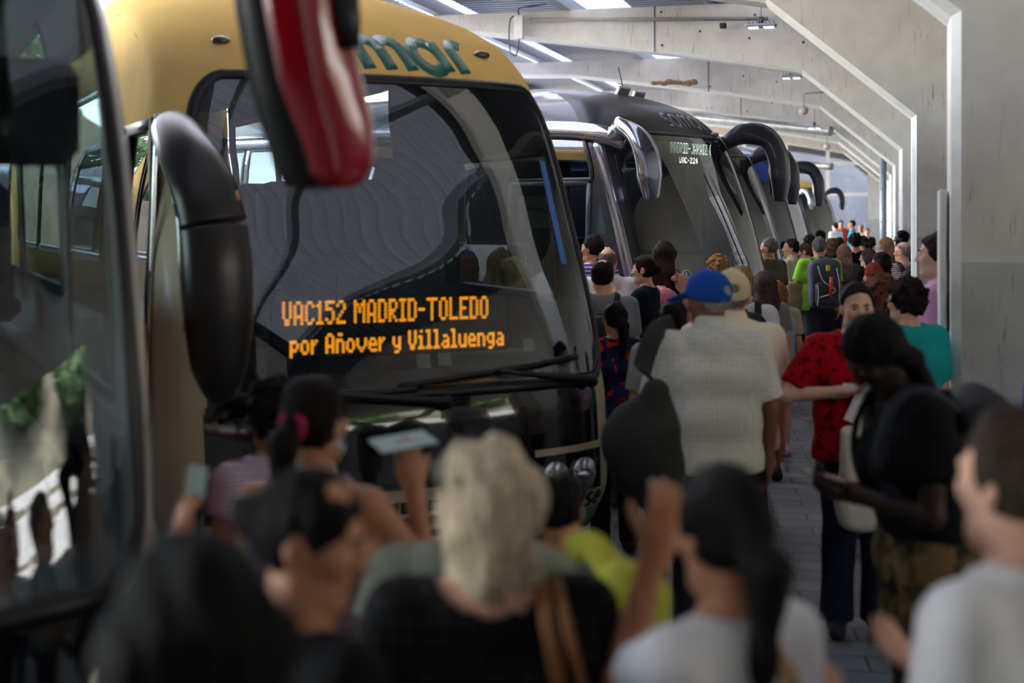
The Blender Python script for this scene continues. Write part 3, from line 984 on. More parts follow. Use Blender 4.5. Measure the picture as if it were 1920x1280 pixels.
def coach(cfg):
    """builds a coach from its settings and returns the root"""
    sh = cfg['shape']; L = sh.L
    root = empty('coach', cfg['loc'], math.radians(cfg['a']))
    tag(root, cfg['label'], 'coach', cfg.get('group'))
    body = cfg['body']; lower = cfg.get('lower', body); pan = cfg.get('panel', M_BLACK)
    zb, zt = cfg['z0'], cfg['z1']                  # lower edge and crown
    ws0, ws1, wq0, wq1, wr = cfg['screen']         # windscreen: z range, q range, corner radius
    zs = np.unique(np.concatenate([np.linspace(zb, ws0, cfg.get('n0', 26)), np.linspace(ws0, ws1, cfg.get('n1', 90)), ws1 + (zt - ws1) * np.sin(np.linspace(0, math.pi / 2, cfg.get('n2', 30)))]))
    qs = np.linspace(-1, 1, cfg.get('nq', 180))
    def is_glass(q, z):
        g = rrect(q, z, wq0, wq1, ws0, ws1, wr) < 0
        return g
    pz0, pz1, pq = cfg.get('blackpanel', (0, 0, 0))
    bands = cfg.get('bands', [])
    def cls(q, z):
        c = np.zeros(q.shape, int)
        for (a, b, mi) in bands:
            c[(z >= a) & (z < b)] = mi
        if pz1 > pz0:
            c[rrect(q, z, -pq, pq, pz0, pz1, (.10, .1)) < 0] = 1
            if cfg.get('cheek'):
                c[(np.abs(q) > .42) & (z < cfg['cheek']) & (c == 1)] = 4
        return c
    # nose
    U, V = np.meshgrid(qs, zs, indexing='ij')
    P, f = grid_patch(lambda a, b: sh.surf(a, b), qs, zs, lambda a, b: ~is_glass(a, b))
    uc = (U[:-1, :-1] + U[1:, 1:]) / 2; vc = (V[:-1, :-1] + V[1:, 1:]) / 2
    k = ~is_glass(uc, vc)
    fm = cls(uc, vc)[k]
    mats = [two_sided(m_) for m_ in [body, pan] + cfg.get('bandmats', [])]
    parts = [(P, f)]; fms = [fm]
    # sides: door opening and windows are left out and filled with their own parts
    win = cfg['windows']          # list of (side, y0, y1, z0, z1)
    doors = cfg.get('doors', [])  # (side, y0, y1, z0, z1)
    for s in (-1, 1):
        openings = [w for w in win if w[0] == s] + [d for d in doors if d[0] == s]
        ys = set([0.0, L - .05]); zz = set([zb, zt])
        zz |= set(float(z) for z in zs[::2] if z > 2.3)
        for (_, y0, y1, z0, z1) in openings:
            ys |= {y0, y1}; zz |= {z0, z1}
        for y in np.arange(.6, L, .7): ys.add(float(y))
        for z in np.arange(.6, 2.4, .4): zz.add(float(z))
        ys = np.array(sorted(ys)); zz = np.array(sorted(zz))
        # the side starts where the nose ends
        def fn(t, z, s=s):
            y = np.maximum(t, sh.F(z) + sh.Dd(z))
            return np.stack([s * sh.W(z), np.minimum(y, L), z], -1)
        def keep(t, z, ops=openings):
            k = np.ones(t.shape, bool)
            for (_, y0, y1, z0, z1) in ops:
                k &= ~((t > y0) & (t < y1) & (z > z0) & (z < z1))
            return k
        p, f2 = grid_patch(fn, ys, zz, keep)
        Us, Vs = np.meshgrid(ys, zz, indexing='ij')
        a = (Us[:-1, :-1] + Us[1:, 1:]) / 2; b = (Vs[:-1, :-1] + Vs[1:, 1:]) / 2
        kk = keep(a, b)
        c = np.zeros(a.shape, int)
        for (z0, z1, mi) in cfg.get('sidebands', bands):
            c[(b >= z0) & (b < z1)] = mi
        if s < 0: f2 = f2[:, ::-1]
        parts.append((p, f2)); fms.append(c[kk])
    # tail
    zt_ = np.array(sorted(set(zs[::3]) | {zt}))
    tx = np.linspace(-1, 1, 5)
    p, f2 = grid_patch(lambda a, b: np.stack([a * sh.W(b), np.full(a.shape, L), b], -1), tx, zt_)
    parts.append((p, f2)); fms.append(np.zeros(len(f2), int))
    # floor pan
    yb = np.array([sh.F(zb) + .3, L])
    p, f2 = grid_patch(lambda a, b: np.stack([a * sh.W(zb), b, np.full(a.shape, zb)], -1), tx, yb)
    parts.append((p, f2)); fms.append(np.ones(len(f2), int))
    P, f = merge(parts)
    b = add_mesh('body_shell', P, f, mats, root, True, np.concatenate(fms))
    shade_auto(b, 35)
    # windscreen and its rubber
    qg = np.linspace(wq0, wq1, 70); zg = np.linspace(ws0, ws1, 60)
    P, f = grid_patch(lambda a, b: sh.surf(a, b), qg, zg, lambda a, b: rrect(a, b, wq0, wq1, ws0, ws1, wr) < 0.02)
    g = add_mesh('windscreen', P, f, cfg['glass'], root, True)
    path = rrect_path(wq0, wq1, ws0, ws1, wr)
    mb = MB(); A = np.array(path)
    pts = sh.surf(A[:, 0], A[:, 1])
    nrm = sh.surf(A[:, 0], A[:, 1], 0.01) - pts
    gw = cfg.get('gasket', .028)
    mb.tube([tuple(p) for p in pts], gw, 8, gw * .5, up=[tuple(n) for n in nrm], caps=False)
    mb.build('windscreen_rubber', cfg.get('gasketmat', M_GASKET), g, True)
    # side windows
    for (s, y0, y1, z0, z1) in win:
        yy = np.linspace(y0, y1, 8); zz = np.linspace(z0, z1, 10)
        def fn2(t, z, s=s):
            y = np.maximum(t, sh.F(z) + sh.Dd(z))
            return np.stack([s * (sh.W(z) + .002), y, z], -1)
        P, f = grid_patch(fn2, yy, zz)
        w = add_mesh('side_window', P, f, cfg.get('sideglass', cfg['glass']), root, True)
        mb = MB()
        e = [(y0, z0), (y1, z0), (y1, z1), (y0, z1), (y0, z0)]
        loop = []
        for i in range(4):
            for k in range(8):
                loop.append((e[i][0] + (e[i + 1][0] - e[i][0]) * k / 8, e[i][1] + (e[i + 1][1] - e[i][1]) * k / 8))
        loop.append(e[0]); A = np.array(loop)
        pts = fn2(A[:, 0], A[:, 1])
        mb.tube([tuple(p) for p in pts], .03, 6, .012, up=(s, 0, 0), caps=False)
        mb.build('window_rubber', M_GASKET, w, True)
    # inside: floor, ceiling lining, seats
    fl = cfg.get('floor', 1.15)
    mb = MB(); mb.box((0, L / 2 + .9, fl - .03), (2.3, L - 2.2, .06)); mb.build('cabin_floor', M_INT, root)
    mb = MB(); mb.box((0, L / 2 + 1.0, cfg.get('ceil', 2.95)), (1.9, L - 2.6, .05)); mb.build('cabin_ceiling', cfg.get('lining', M_INT), root)
    mb = MB(); mb.box((0, L - .25, (fl + 2.9) / 2), (2.2, .05, 2.9 - fl)); mb.build('rear_bulkhead', M_INT, root)
    for r in range(cfg.get('rows', 4)):
        for x in (-.92, -.44, .44, .92):
            if r == 0 and x < 0 and cfg.get('skipfirst'): continue
            seat(root, x, cfg.get('seaty', 2.7) + r * .85, fl)
    seat(root, .66, cfg.get('drivery', 1.25), fl - .25, .5, 1.15)
    # dashboard and steering wheel
    mb = MB()
    zz = cfg.get('dash', ws0 + .02)
    xs = np.linspace(-.86, .86, 24)
    qd = np.linspace(-.72, .72, 30)
    outer = sh.surf(qd, np.full(30, zz)); outer[:, 1] += .05
    V = [tuple(p) for p in outer] + [(p[0] * .96, max(p[1] + .25, .62), zz + .03) for p in outer] + [(p[0] * .96, max(p[1] + .3, .68), zz - .75) for p in outer]
    fs = []
    for i in range(29):
        fs += [(i, i + 1, 30 + i + 1, 30 + i), (30 + i, 30 + i + 1, 60 + i + 1, 60 + i)]
    mb.add(V, fs)
    mb.box((.62, .62, zz + .03), (.62, .32, .16), bev=.06)
    mb.build('dashboard', M_INTDARK, root, True)
    mb = MB()
    R = Matrix.Rotation(math.radians(-35), 3, 'X')
    ring = [R @ Vector((.24 * math.cos(t), .24 * math.sin(t), 0)) + Vector((.64, .92, zz + .12)) for t in np.linspace(0, 2 * math.pi, 33)]
    mb.tube(ring, .016, 8, caps=False)
    mb.tube([ring[0], ring[16]], .014, 6); mb.tube([Vector((.64, .92, zz + .12)), Vector((.64, .7, zz - .1))], .03, 8)
    mb.build('steering_wheel', M_BLACK, root, True)
    for (x, y) in ((-1.08, 3.0), (1.08, 3.0), (-1.08, L - 3.0), (1.08, L - 3.0)):
        wheel(root, x, y)
    cfg['root'] = root
    return root

def on_front(sh):
    return lambda a, b, off=0.0: sh.front(a, b, off)

# ---- the cream and gold coach with the amber display ---------------------------------
M_GOLD = mat('gold_cream_paint', (250, 206, 128), 0.42, 0.0, var=.05, scale=2, coat=.0, spec=.25)
for _m in (M_GOLD,): _m.node_tree.nodes['Principled BSDF'].inputs['IOR'].default_value = 1.03; _m.node_tree.nodes['Principled BSDF'].inputs['Roughness'].default_value = .7
M_CREAM = mat('cream_paint', (205, 190, 158), 0.4, 0.0, var=.05, scale=2, coat=.1, spec=.25)
M_GREEN = mat('green_lettering', (24, 104, 84), 0.4, var=.05)
M_GLOSSBLACK = mat('gloss_black_panel', (16, 16, 18), 0.12, var=.0, coat=1.0)
M_TEAL = mat('green_bumper_paint', (60, 150, 122), 0.3, var=.05, coat=.5)
M_DKGREEN = mat('dark_green_paint', (16, 66, 52), 0.3, var=.05, coat=.5)
G_SCREEN = glass('windscreen_glass', (180, 188, 184), 3.4)
G_SIDE = glass('side_glass', (188, 198, 200), 1.6)
G_DARK = glass('dark_side_glass', (40, 46, 56), 2.6)

sh1 = Shape(
    [(.22, .16), (.35, .08), (.55, .0), (.95, .03), (1.2, .10), (1.6, .24), (2.0, .42), (2.4, .60), (2.82, .84), (3.05, 1.12), (3.25, 1.50), (3.45, 2.05), (3.60, 2.6), (3.70, 3.2), (3.73, 3.9)],
    [(.22, 1.20), (.5, 1.25), (1.2, 1.26), (2.0, 1.235), (2.5, 1.21), (2.82, 1.17), (3.05, 1.165), (3.25, 1.155), (3.45, 1.11), (3.60, .98), (3.70, .66), (3.73, .03)],
    D=[(0, .48), (2.8, .48), (3.1, .55), (3.3, .8), (3.5, 1.4), (5, 1.6)], m=2.5, length=9.2)
cfg1 = dict(shape=sh1, loc=(-.42, 6.80, 0), a=25.5,
    label='cream and gold coach with a glowing amber destination board', group='coaches parked nose in along the platform',
    body=M_GOLD, panel=M_GLOSSBLACK, z0=.26, z1=3.73,
    screen=(1.12, 2.80, -.74, .86, (.13, .26)), n1=130, nq=230, n2=36,
    cheek=.79, blackpanel=(.56, 1.16, .76), bands=[(.0, .31, 3), (.31, .41, 2), (.41, 2.35, 4)], bandmats=[M_TEAL, M_DKGREEN, M_CREAM],
    sidebands=[(.0, .31, 3), (.31, .41, 2), (.41, 1.5, 4)],
    glass=G_SCREEN, sideglass=G_SIDE, gasket=.036,
    windows=[(1, 1.00, 2.55, 1.52, 2.42)] + [(1, 3.75 + i * 1.75, 5.38 + i * 1.75, 1.9, 3.05) for i in range(3)] + [(-1, 2.55 + i * 1.85, 4.3 + i * 1.85, 1.75, 2.86) for i in range(3)],
    doors=[(-1, .76, 1.76, .42, 2.55)], floor=1.25, rows=5, seaty=3.1, drivery=1.7, ceil=3.22, skipfirst=False)
root1 = coach(cfg1)
fr1 = on_front(sh1)
(V, f), _ = logo(fr1, 'samar', -.50, 2.855, .235, .074, slant=-.14, gap=.10, squeeze=1.08)
add_mesh('roof_lettering', V, f, M_GREEN, root1, False)
# folding door at the near side: black frame, bright strip, dark glass
mb = MB()
for y in (.79, 1.73):
    mb.tube([(-1.262 + (.03 if z > 2 else 0), y + (z - .4) * .02, z) for z in (.42, 1.0, 1.6, 2.1, 2.54)], .035, 8, .02, up=(1, 0, 0))
for z in (.45, 1.05, 2.52):
    mb.box((-1.24 if z < 2 else -1.205, 1.26, z), (.05, .96, .06))
dr = mb.build('door', M_BLACK, root1, True)
P, f = grid_patch(lambda a, b: np.stack([-(sh1.W(b) - .012), a, b], -1), np.linspace(.79, 1.73, 4), np.linspace(.45, 2.52, 8))
add_mesh('door_glass', P, f, G_DARK, dr, True)
mb = MB(); mb.tube([(-1.275 + max(0, z - 1.2) * .035, 0.745, z) for z in (.4, .8, 1.2, 1.6, 2.0, 2.4, 2.56)], .014, 8); mb.build('bright_strip', M_CHROME, dr, True)
# amber display
M_LED = emit('amber_led', (255, 160, 10), .36)
def led_board(root, rows, ry, board, m, rad, boardmat=None, inner=.42):
    """rows: (text, x0, z0, dx, dz)"""
    mb = MB(); mb.box(*board, bev=.01)
    bd = mb.build('destination_display', boardmat or M_GLOSSBLACK, root)
    for (t, x0, z0, dx, dz) in rows:
        x = x0
        for ch in t:
            pts, xe = led_dots(ch, x, z0, dx, dz)
            x = xe
            if not pts: continue
            vs = []; fs = []
            for (px, pz) in pts:
                b = len(vs); n = 10
                for rr in (rad, rad * inner):
                    for k in range(n):
                        an = 2 * math.pi * k / n
                        vs.append((px + rr * math.cos(an), ry, pz + rr * math.sin(an)))
                for k in range(n):
                    k2 = (k + 1) % n
                    fs.append((b + k, b + k2, b + n + k2, b + n + k))
            add_mesh('led_character', vs, fs, m, bd, False)
    return bd
led_board(root1, [('VAC152 MADRID-TOLEDO', -.64, 1.465, .0122, .0180), ('por Añover y Villaluenga', -.60, 1.310, .01135, .0150)], .435,
          ((-.03, .46, 1.425), (1.36, .04, .30)), M_LED, .0086)
# grille, lamps, bumper marks, wipers
mb = MB()
def fbox(sh, x0, x1, z0, z1, off, t=.03):
    """thin curved plate lying on the nose"""
    nx, nz = 8, 5
    X, Z = np.meshgrid(np.linspace(x0, x1, nx), np.linspace(z0, z1, nz), indexing='ij')
    A = sh.front(X.ravel(), Z.ravel(), off); B = sh.front(X.ravel(), Z.ravel(), off - t)
    V = np.concatenate([A, B]); F = []; n = nx * nz
    for i in range(nx - 1):
        for j in range(nz - 1):
            q = (i * nz + j, (i + 1) * nz + j, (i + 1) * nz + j + 1, i * nz + j + 1)
            F += [q, tuple(n + k for k in reversed(q))]
    for i in range(nx - 1):
        for j in (0, nz - 1):
            e = (i * nz + j, (i + 1) * nz + j); F.append((e[0], e[1], e[1] + n, e[0] + n))
    for j in range(nz - 1):
        for i in (0, nx - 1):
            e = (i * nz + j, i * nz + j + 1); F.append((e[0], e[1], e[1] + n, e[0] + n))
    return V, F
mb = MB(); mb.add(*fbox(sh1, -.30, .36, .30, .62, .004, .02)); gr = mb.build('grille', M_BLACK, root1)
mb = MB()
for (a, b, c, d) in ((-.32, .38, .585, .64), (-.32, .38, .285, .31), (-.32, -.28, .285, .64), (.34, .38, .285, .64)): mb.add(*fbox(sh1, a, b, c, d, .03))
for z in (.365, .435, .505): mb.add(*fbox(sh1, -.30, .36, z, z + .014, .022))
for x in (-.17, -.02, .12, .26): mb.add(*fbox(sh1, x, x + .008, .30, .60, .018))
mb.build('grille_bars', M_CREAM, gr)
for s in (-1, 1):
    mb = MB(); mb.add(*fbox(sh1, s * .62, s * 1.10, .52, .74, .007)) if s > 0 else mb.add(*fbox(sh1, -1.10, -.62, .52, .74, .007))
    hl = mb.build('headlamp', M_GLOSSBLACK, root1)
    for x in (.74, .94):
        p = sh1.front(s * x, .62, .0); q = sh1.front(s * x, .62, .04)
        d = Vector(q - p).normalized()
        mb = MB(); mb.tube([Vector(p), Vector(p) + d * .03, Vector(p) + d * .022], [.088, .088, .07], 24); mb.build('lamp_ring', M_CHROME, hl, True)
        mb = MB(); mb.ball(Vector(p) + d * .012, (.068, .068, .03), 20, 10, Matrix.Rotation(0, 3, 'X'))
        mb.build('lamp_glass', mat('reflector', (190, 192, 196), .08, 1.0, var=0), hl, True)
    p = sh1.front(s * .80, 3.0, .012)
    mb = MB(); mb.ball(p, (.055, .03, .026), 14, 8); mb.build('marker_lamp', mat('smoked_lens', (60, 50, 46), .15, coat=1), root1, True)
(V, f), _ = logo(fr1, 'sealse', .70, .415, .085, .021, slant=.12, gap=.12)
add_mesh('bumper_lettering', V, f, mat('dark_lettering', (20, 34, 40), .5), root1, False)
# wheelchair disc sticker low on the screen
def sticker(root, sh, x, z, r):
    pts = arc(x, z, r, 0, 360, 24); P = sh.front(np.array([p[0] for p in pts]), np.array([p[1] for p in pts]), .006)
    o = add_mesh('round_sticker', [tuple(p) for p in P], [tuple(range(len(P)))], mat('blue_sticker', (92, 150, 190), .5, var=0), root, False)
    A = ribbon(on_front(sh), pts, .012, False, .009); B = ribbon(on_front(sh), [(x - .01, z + .05), (x - .01, z), (x + .035, z - .0), (x + .05, z - .045)], .014, False, .009); C = ribbon(on_front(sh), arc(x - .005, z - .02, .04, 120, 320, 12), .012, False, .009)
    add_mesh('sticker_mark', *merge([A, B, C]), mat('white_print', (235, 235, 235), .5, var=0), o, False)
    return o
sticker(root1, sh1, -.70, .96, .09)
def wiper(root, sh, x0, z0, x1, z1, xb, zb):
    mb = MB()
    xs = np.linspace(x0, x1, 16); zs_ = np.linspace(z0, z1, 16)
    mb.tube([tuple(p) for p in sh.front(xs, zs_, .03)], .012, 6, .02)
    xs = np.linspace(xb, (x0 + x1) / 2, 14); zs_ = np.linspace(zb, (z0 + z1) / 2, 14)
    mb.tube([tuple(p) for p in sh.front(xs, zs_, .055)], lerp_list([.024, .012], 14), 8)
    mb.ball(sh.front(xb, zb, .04), .04, 10, 6)
    return mb.build('wiper', M_BLACK, root, True)
wiper(root1, sh1, -.15, 1.15, .95, 1.24, 1.02, 1.10)
wiper(root1, sh1, -1.0, 1.12, -.05, 1.13, .1, 1.06)
# stickers on the screen: white slips and a blue card
for (x, z, w, h, c, nm) in ((-.02, 1.24, .075, .07, (214, 212, 200), 'white_slip'), (.10, 1.25, .075, .06, (214, 212, 200), 'white_slip'), (.62, 1.30, .07, .06, (214, 212, 200), 'white_slip')):
    V, F = fbox(sh1, x, x + w, z, z + h, -.004, .002); add_mesh(nm, V, [tuple(t) for t in F], mat(nm, c, .7, var=0), root1, False)
V, F = fbox(sh1, .985, 1.03, 1.75, 2.35, .005, .004); add_mesh('blue_card', V, [tuple(t) for t in F], mat('blue_card', (70, 116, 186), .5, var=.1), root1, False)
# left mirror on its thick curved arm
def P1(x, y, z): return (x, y, z)
arm = ear_mirror(root1, 'mirror_arm', [(-1.14, .60, 2.44), (-1.21, .34, 2.44), (-1.22, .02, 2.32), (-1.19, -.18, 2.16), (-1.16, -.24, 1.99)], [.10, .12, .14, .155, .16], [.10, .10, .10, .10, .10], M_SATIN, up=(0, -1, .3))
ear_mirror(arm, 'mirror_housing', [(-1.16, -.24, 1.975), (-1.15, -.27, 1.80), (-1.14, -.27, 1.55), (-1.13, -.24, 1.35), (-1.12, -.22, 1.22), (-1.11, -.2, 1.17)], [.16, .165, .16, .135, .08, .03], [.10, .105, .10, .085, .05, .02], M_SATIN, up=(0, -1, 0))
mb = MB(); mb.tube(smooth_path([(-1.32, .04, 2.30), (-1.33, -.16, 2.14), (-1.315, -.24, 1.99), (-1.31, -.26, 1.75), (-1.29, -.26, 1.5)]), .010, 8); mb.build('mirror_trim', M_CHROME, arm, True)
mb = MB(); mb.tube([(-1.06, -.26, 2.14), (-1.055, -.28, 2.10)], .012, 8); mb.build('repeater', mat('amber_repeater', (220, 160, 110), .3), arm, True)
mb = MB(); mb.tube(smooth_path([(-1.11, -.20, 1.2), (-1.10, -.08, 1.12), (-1.1, .1, 1.05)]), .02, 8); mb.build('lower_stay', M_BLACK, arm, True)
# ---- the dark coach with curved ear mirrors, and its twins further along ----------------
M_ANTH = mat('anthracite_paint', (52, 54, 64), 0.34, 0.35, var=.06, scale=2, coat=.35)
M_SILVER = mat('lilac_silver_paint', (168, 170, 188), 0.14, 0.85, var=.05, scale=2, coat=.7)
M_ROOFGLOSS = mat('dark_roof_dome', (30, 31, 38), 0.42, 0.0, var=.05, coat=.1, spec=.3)
M_WHITEP = mat('white_coach_paint', (228, 230, 234), 0.25, 0, var=.03, coat=.7)
M_BLUEP = mat('blue_coach_paint', (38, 78, 160), 0.25, 0.1, var=.05, coat=.7)
M_REDP = mat('red_coach_paint', (150, 10, 22), 0.16, 0.0, var=.06, coat=1.0)
G_COACH = glass('coach_screen_glass', (160, 174, 168), 4.2)
G_MIRR = glass('mirror_side_glass', (70, 80, 88), 5.0)

def irizar_shape(L=12.5, k=1.0):
    return Shape(
        [(.25, .12), (.4, .05), (.6, .0), (1.0, .0), (1.3, .05), (1.7, .16), (2.1, .28), (2.5, .42), (2.78, .54), (2.95, .66), (3.12, .86), (3.28, 1.25), (3.38, 1.9), (3.41, 2.9)],
        [(.25, 1.20), (.5, 1.25), (1.3, 1.265), (2.1, 1.25), (2.6, 1.21), (2.85, 1.15), (3.0, 1.06), (3.15, .92), (3.28, .70), (3.38, .36), (3.41, .03)],
        D=.40, m=2.6, length=L)

def ears(root, m, mtip=None, z=0.0):
    a = ear_mirror(root, 'mirror_arm', [(1.0, .66, 2.80), (1.12, .5, 2.90), (1.28, .32, 2.87), (1.39, .24, 2.68), (1.42, .22, 2.42), (1.41, .22, 2.17)], [.08, .115, .14, .165, .165, .09], [.06, .08, .09, .10, .09, .05], m, up=(0, -1, .2))
    mb = MB(); mb.tube([(1.40, .315, 2.6), (1.42, .31, 2.4), (1.41, .30, 2.24)], [.07, .09, .06], 14, [.006] * 3, up=(0, 1, 0)); mb.build('mirror_glass', M_CHROME, a, True)
    b = ear_mirror(root, 'mirror_arm', [(-1.10, .68, 2.78), (-1.18, .48, 2.85), (-1.22, .28, 2.77), (-1.24, .16, 2.60), (-1.24, .12, 2.38), (-1.21, .12, 2.17)], [.09, .12, .145, .165, .165, .10], [.06, .08, .09, .10, .09, .05], mtip or m, up=(0, -1, .2))
    mb = MB(); mb.tube([(-1.24, .23, 2.55), (-1.24, .21, 2.38), (-1.22, .20, 2.24)], [.07, .09, .06], 14, [.006] * 3, up=(0, 1, 0)); mb.build('mirror_glass', M_CHROME, b, True)
    return a, b

def std_windows(y0=2.4, n=5, z0=1.72, z1=2.80, step=1.85, s=(-1, 1)):
    return [(k, y0 + i * step, y0 + 1.75 + i * step, z0, z1) for k in s for i in range(n)]

sh2 = irizar_shape()
cfg2 = dict(shape=sh2, loc=(2.17, 13.26, 0), a=50.0, label='anthracite coach with ear mirrors and open front door', group='coaches parked nose in along the platform',
    body=M_ANTH, panel=M_GLOSSBLACK, z0=.28, z1=3.41, screen=(1.10, 2.84, -.80, .80, (.16, .30)), n1=70, nq=120, n2=30,
    blackpanel=(.62, 1.14, .70), glass=G_COACH, sideglass=G_MIRR, gasket=.022,
    bands=[(2.78, 3.5, 2)], bandmats=[M_ROOFGLOSS, M_WHITEP, M_SILVER], sidebands=[(.28, 1.62, 3), (2.62, 2.86, 4)],
    windows=[(1, 1.1, 2.2, 1.6, 2.6)] + std_windows() + [(-1, .80, 1.82, 2.36, 2.80)], doors=[(-1, .82, 1.80, .40, 2.33)],
    floor=1.15, rows=5, seaty=3.2, drivery=1.7, ceil=2.9, lining=M_INT)
root2 = coach(cfg2)
ears(root2, M_ANTH, M_SILVER)
fr2 = on_front(sh2)
# silver front pillar sweeping down beside the door, and silver cant rail
def pillar(root, sh, s, q, m, z0=.5, z1=2.78, w=.07):
    mb = MB(); zz = np.linspace(z0, z1, 24)
    P = sh.surf(np.full(24, s * q), zz, .0); Q = sh.surf(np.full(24, s * q), zz, .02)
    mb.tube([tuple(p) for p in P], w, 12, .035, up=[tuple(b - a) for a, b in zip(P, Q)])
    return mb.build('front_pillar', m, root, True)
pillar(root2, sh2, -1, .90, M_SILVER, w=.055)
pillar(root2, sh2, 1, .90, M_ANTH, w=.05)
mb = MB()
mb.tube(smooth_path([(-1.10, .50, 2.72), (-1.18, .8, 2.82), (-1.17, 1.6, 2.88), (-1.16, 4, 2.90), (-1.16, 12, 2.90)]), .09, 10, .05, up=(-1, 0, .3))
mb.build('cant_rail', M_SILVER, root2, True)
# open doorway: frame, bulkhead and grab rail inside
def door_frame(root, sh, y0, y1, z0, z1, m):
    mb = MB()
    for y in (y0, y1): mb.tube([(-float(sh.W(z)) - .005, y, z) for z in np.linspace(z0, z1, 8)], .03, 8, .02, up=(1, 0, 0))
    mb.tube([(-float(sh.W(z1)) - .005, y0, z1), (-float(sh.W(z1)) - .005, y1, z1)], .03, 8, .02, up=(1, 0, 0))
    return mb.build('door_frame', m, root, True)
door_frame(root2, sh2, .82, 1.80, .40, 2.33, M_DARKSTEEL)
mb = MB(); mb.box((-.55, 2.05, 1.7), (1.15, .05, 2.2)); mb.build('partition', M_INT, root2)
mb = MB(); mb.box((-.62, 2.0, 2.05), (.55, .03, .34), bev=.02); mb.build('sun_blind', mat('pale_blind', (190, 196, 198), .6), root2)
mb = MB(); mb.tube(smooth_path([(-1.05, 1.1, .9), (-1.0, 1.2, 1.5), (-.9, 1.5, 2.0), (-.8, 1.95, 2.1)]), .022, 8); mb.build('grab_rail', M_STEEL, root2, True)
for k in range(3):
    mb = MB(); mb.box((-.72, 1.3 + k * .12, .45 + k * .24), (.9, 1.0 - k * .24, .24)); mb.build('step', M_INTDARK, root2)
# front lettering, display, sign card, roof fittings
(V, f), _ = logo(fr2, 'samar', -.12, 2.92, .15, .036, slant=.0, gap=.1, squeeze=1.15)
add_mesh('roof_lettering', V, f, mat('grey_lettering', (112, 114, 120), .35), root2, False)
M_LEDW = emit('white_led', (236, 244, 232), 1.1)
led_board(root2, [('MADRID-JARAIZ (', .0, 2.67, .0115, .0165), ('VAC-224', .16, 2.57, .0110, .0085)], .70, ((.26, .715, 2.68), (1.0, .03, .22)), M_LEDW, .0064, inner=.05)
def card(root, sh, x, z, w, h, lines, size):
    p = Vector(sh.front(x + w / 2, z + h / 2)); y = p.y + .06
    mb = MB(); mb.box((x + w / 2, y, z + h / 2), (w, .004, h)); c = mb.build('route_card', mat('white_card', (222, 226, 220), .7, var=.02), root)
    for i, t in enumerate(lines):
        vs, fs = text_mesh(t, size, .0, 'LEFT', .003)
        add_mesh('card_text', [(x + .07 + v[0] * .8, y - .004, z + h - size * (1.25 + i * 1.3) + v[1]) for v in vs], fs, mat('print_black', (16, 16, 18), .7, var=0), c, False)
    mb = MB()
    mb.box((x + .035, y - .004, z + h * .5), (.008, .002, h * .7)); mb.box((x + .035, y - .004, z + h * .62), (.022, .002, .022), Matrix.Rotation(.78, 3, 'Y')); mb.build('card_arrow', MATS['print_black'], c)
card(root2, sh2, .34, 1.42, .34, .27, ['MADRID', 'ARENAS', 'JARAIZ'], .066)
for s in (-.25, .28):
    p = sh2.front(s + .3, 3.30, .05)
    mb = MB(); mb.box((0, 0, 0), (.2, .05, .12), Matrix.Rotation(.5, 3, 'X'), bev=.012)
    mb.build('roof_sensor', mat('grey_sensor', (170, 172, 178), .3, .4), root2, False, (s + .3, p[1] + .02, 3.33))
mb = MB(); mb.tube([(.32, 1.5, 3.3), (.22, 1.52, 3.62)], .006, 6); mb.build('aerial', M_BLACK, root2, True)
for x in (-.72, .80):
    p = sh2.front(x, 2.88, .012); mb = MB(); mb.ball(p, (.07, .03, .024), 14, 8); mb.build('marker_lamp', mat('clear_lens', (190, 190, 185), .15, coat=1), root2, True)
mb = MB(); zz = np.linspace(1.5, 2.45, 14); xx = np.linspace(.52, .20, 14); mb.tube([tuple(p) for p in sh2.front(xx, zz, .03)], .008, 6); mb.tube([tuple(p) for p in sh2.front(np.linspace(.3, .52, 8), np.linspace(1.12, 1.5, 8), .03)], .014, 6); mb.build('wiper', M_STEEL, root2, True)
sticker(root2, sh2, -.62, 1.42, .07)
for s in (-1, 1):
    mb = MB(); mb.add(*fbox(sh2, min(s * .6, s * 1.1), max(s * .6, s * 1.1), .55, .75, .006)); hl = mb.build('headlamp', M_GLOSSBLACK, root2)
    for x in (.74, .94):
        mb = MB(); mb.ball(sh2.front(s * x, .65, .0), (.07, .04, .07), 16, 9); mb.build('lamp_glass', M_CHROME, hl, True)
# writing and pictures on the side windows, and a reflection painted as a white sweep
M_PRINTW = mat('white_print', (235, 235, 235), .5, var=0)
def side_text(root, sh, t, y, z, size, shear=.2, m=None):
    vs, fs = text_mesh(t, size, 0, 'LEFT', .004, shear)
    P = [(-float(sh.W(z + v[1])) - .012, y - v[0], z + v[1]) for v in vs]
    return add_mesh('window_lettering', P, fs, m or M_PRINTW, root, False)
side_text(root2, sh2, 'TUS BILLETES EN TU', 8.6, 2.50, .13)
side_text(root2, sh2, 'UBER', 7.4, 2.25, .13) if False else None
side_text(root2, sh2, 'SALIDA DE EMERGENCIA', 4.9, 2.62, .05, 0)
mb = MB(); mb.box((-1.225, 4.99, 2.64), (.006, .09, .09)); mb.build('exit_sticker', M_PRINTW, root2)
mb = MB()
ys = np.linspace(2.2, 7.5, 20); zt1 = 2.45 - (7.5 - ys) * .19
V = [(-float(sh2.W(z)) - .016, y, z) for y, z in zip(ys, zt1)] + [(-float(sh2.W(z - .28)) - .016, y, z - .28) for y, z in zip(ys, zt1)]
add_mesh('sweep_reflection', V, [(i, i + 1, 20 + i + 1, 20 + i) for i in range(19)], M_WHITEP, root2, True)
V = [(-1.272, y, z) for y in (2.5, 4.2) for z in (1.48, 1.70)]
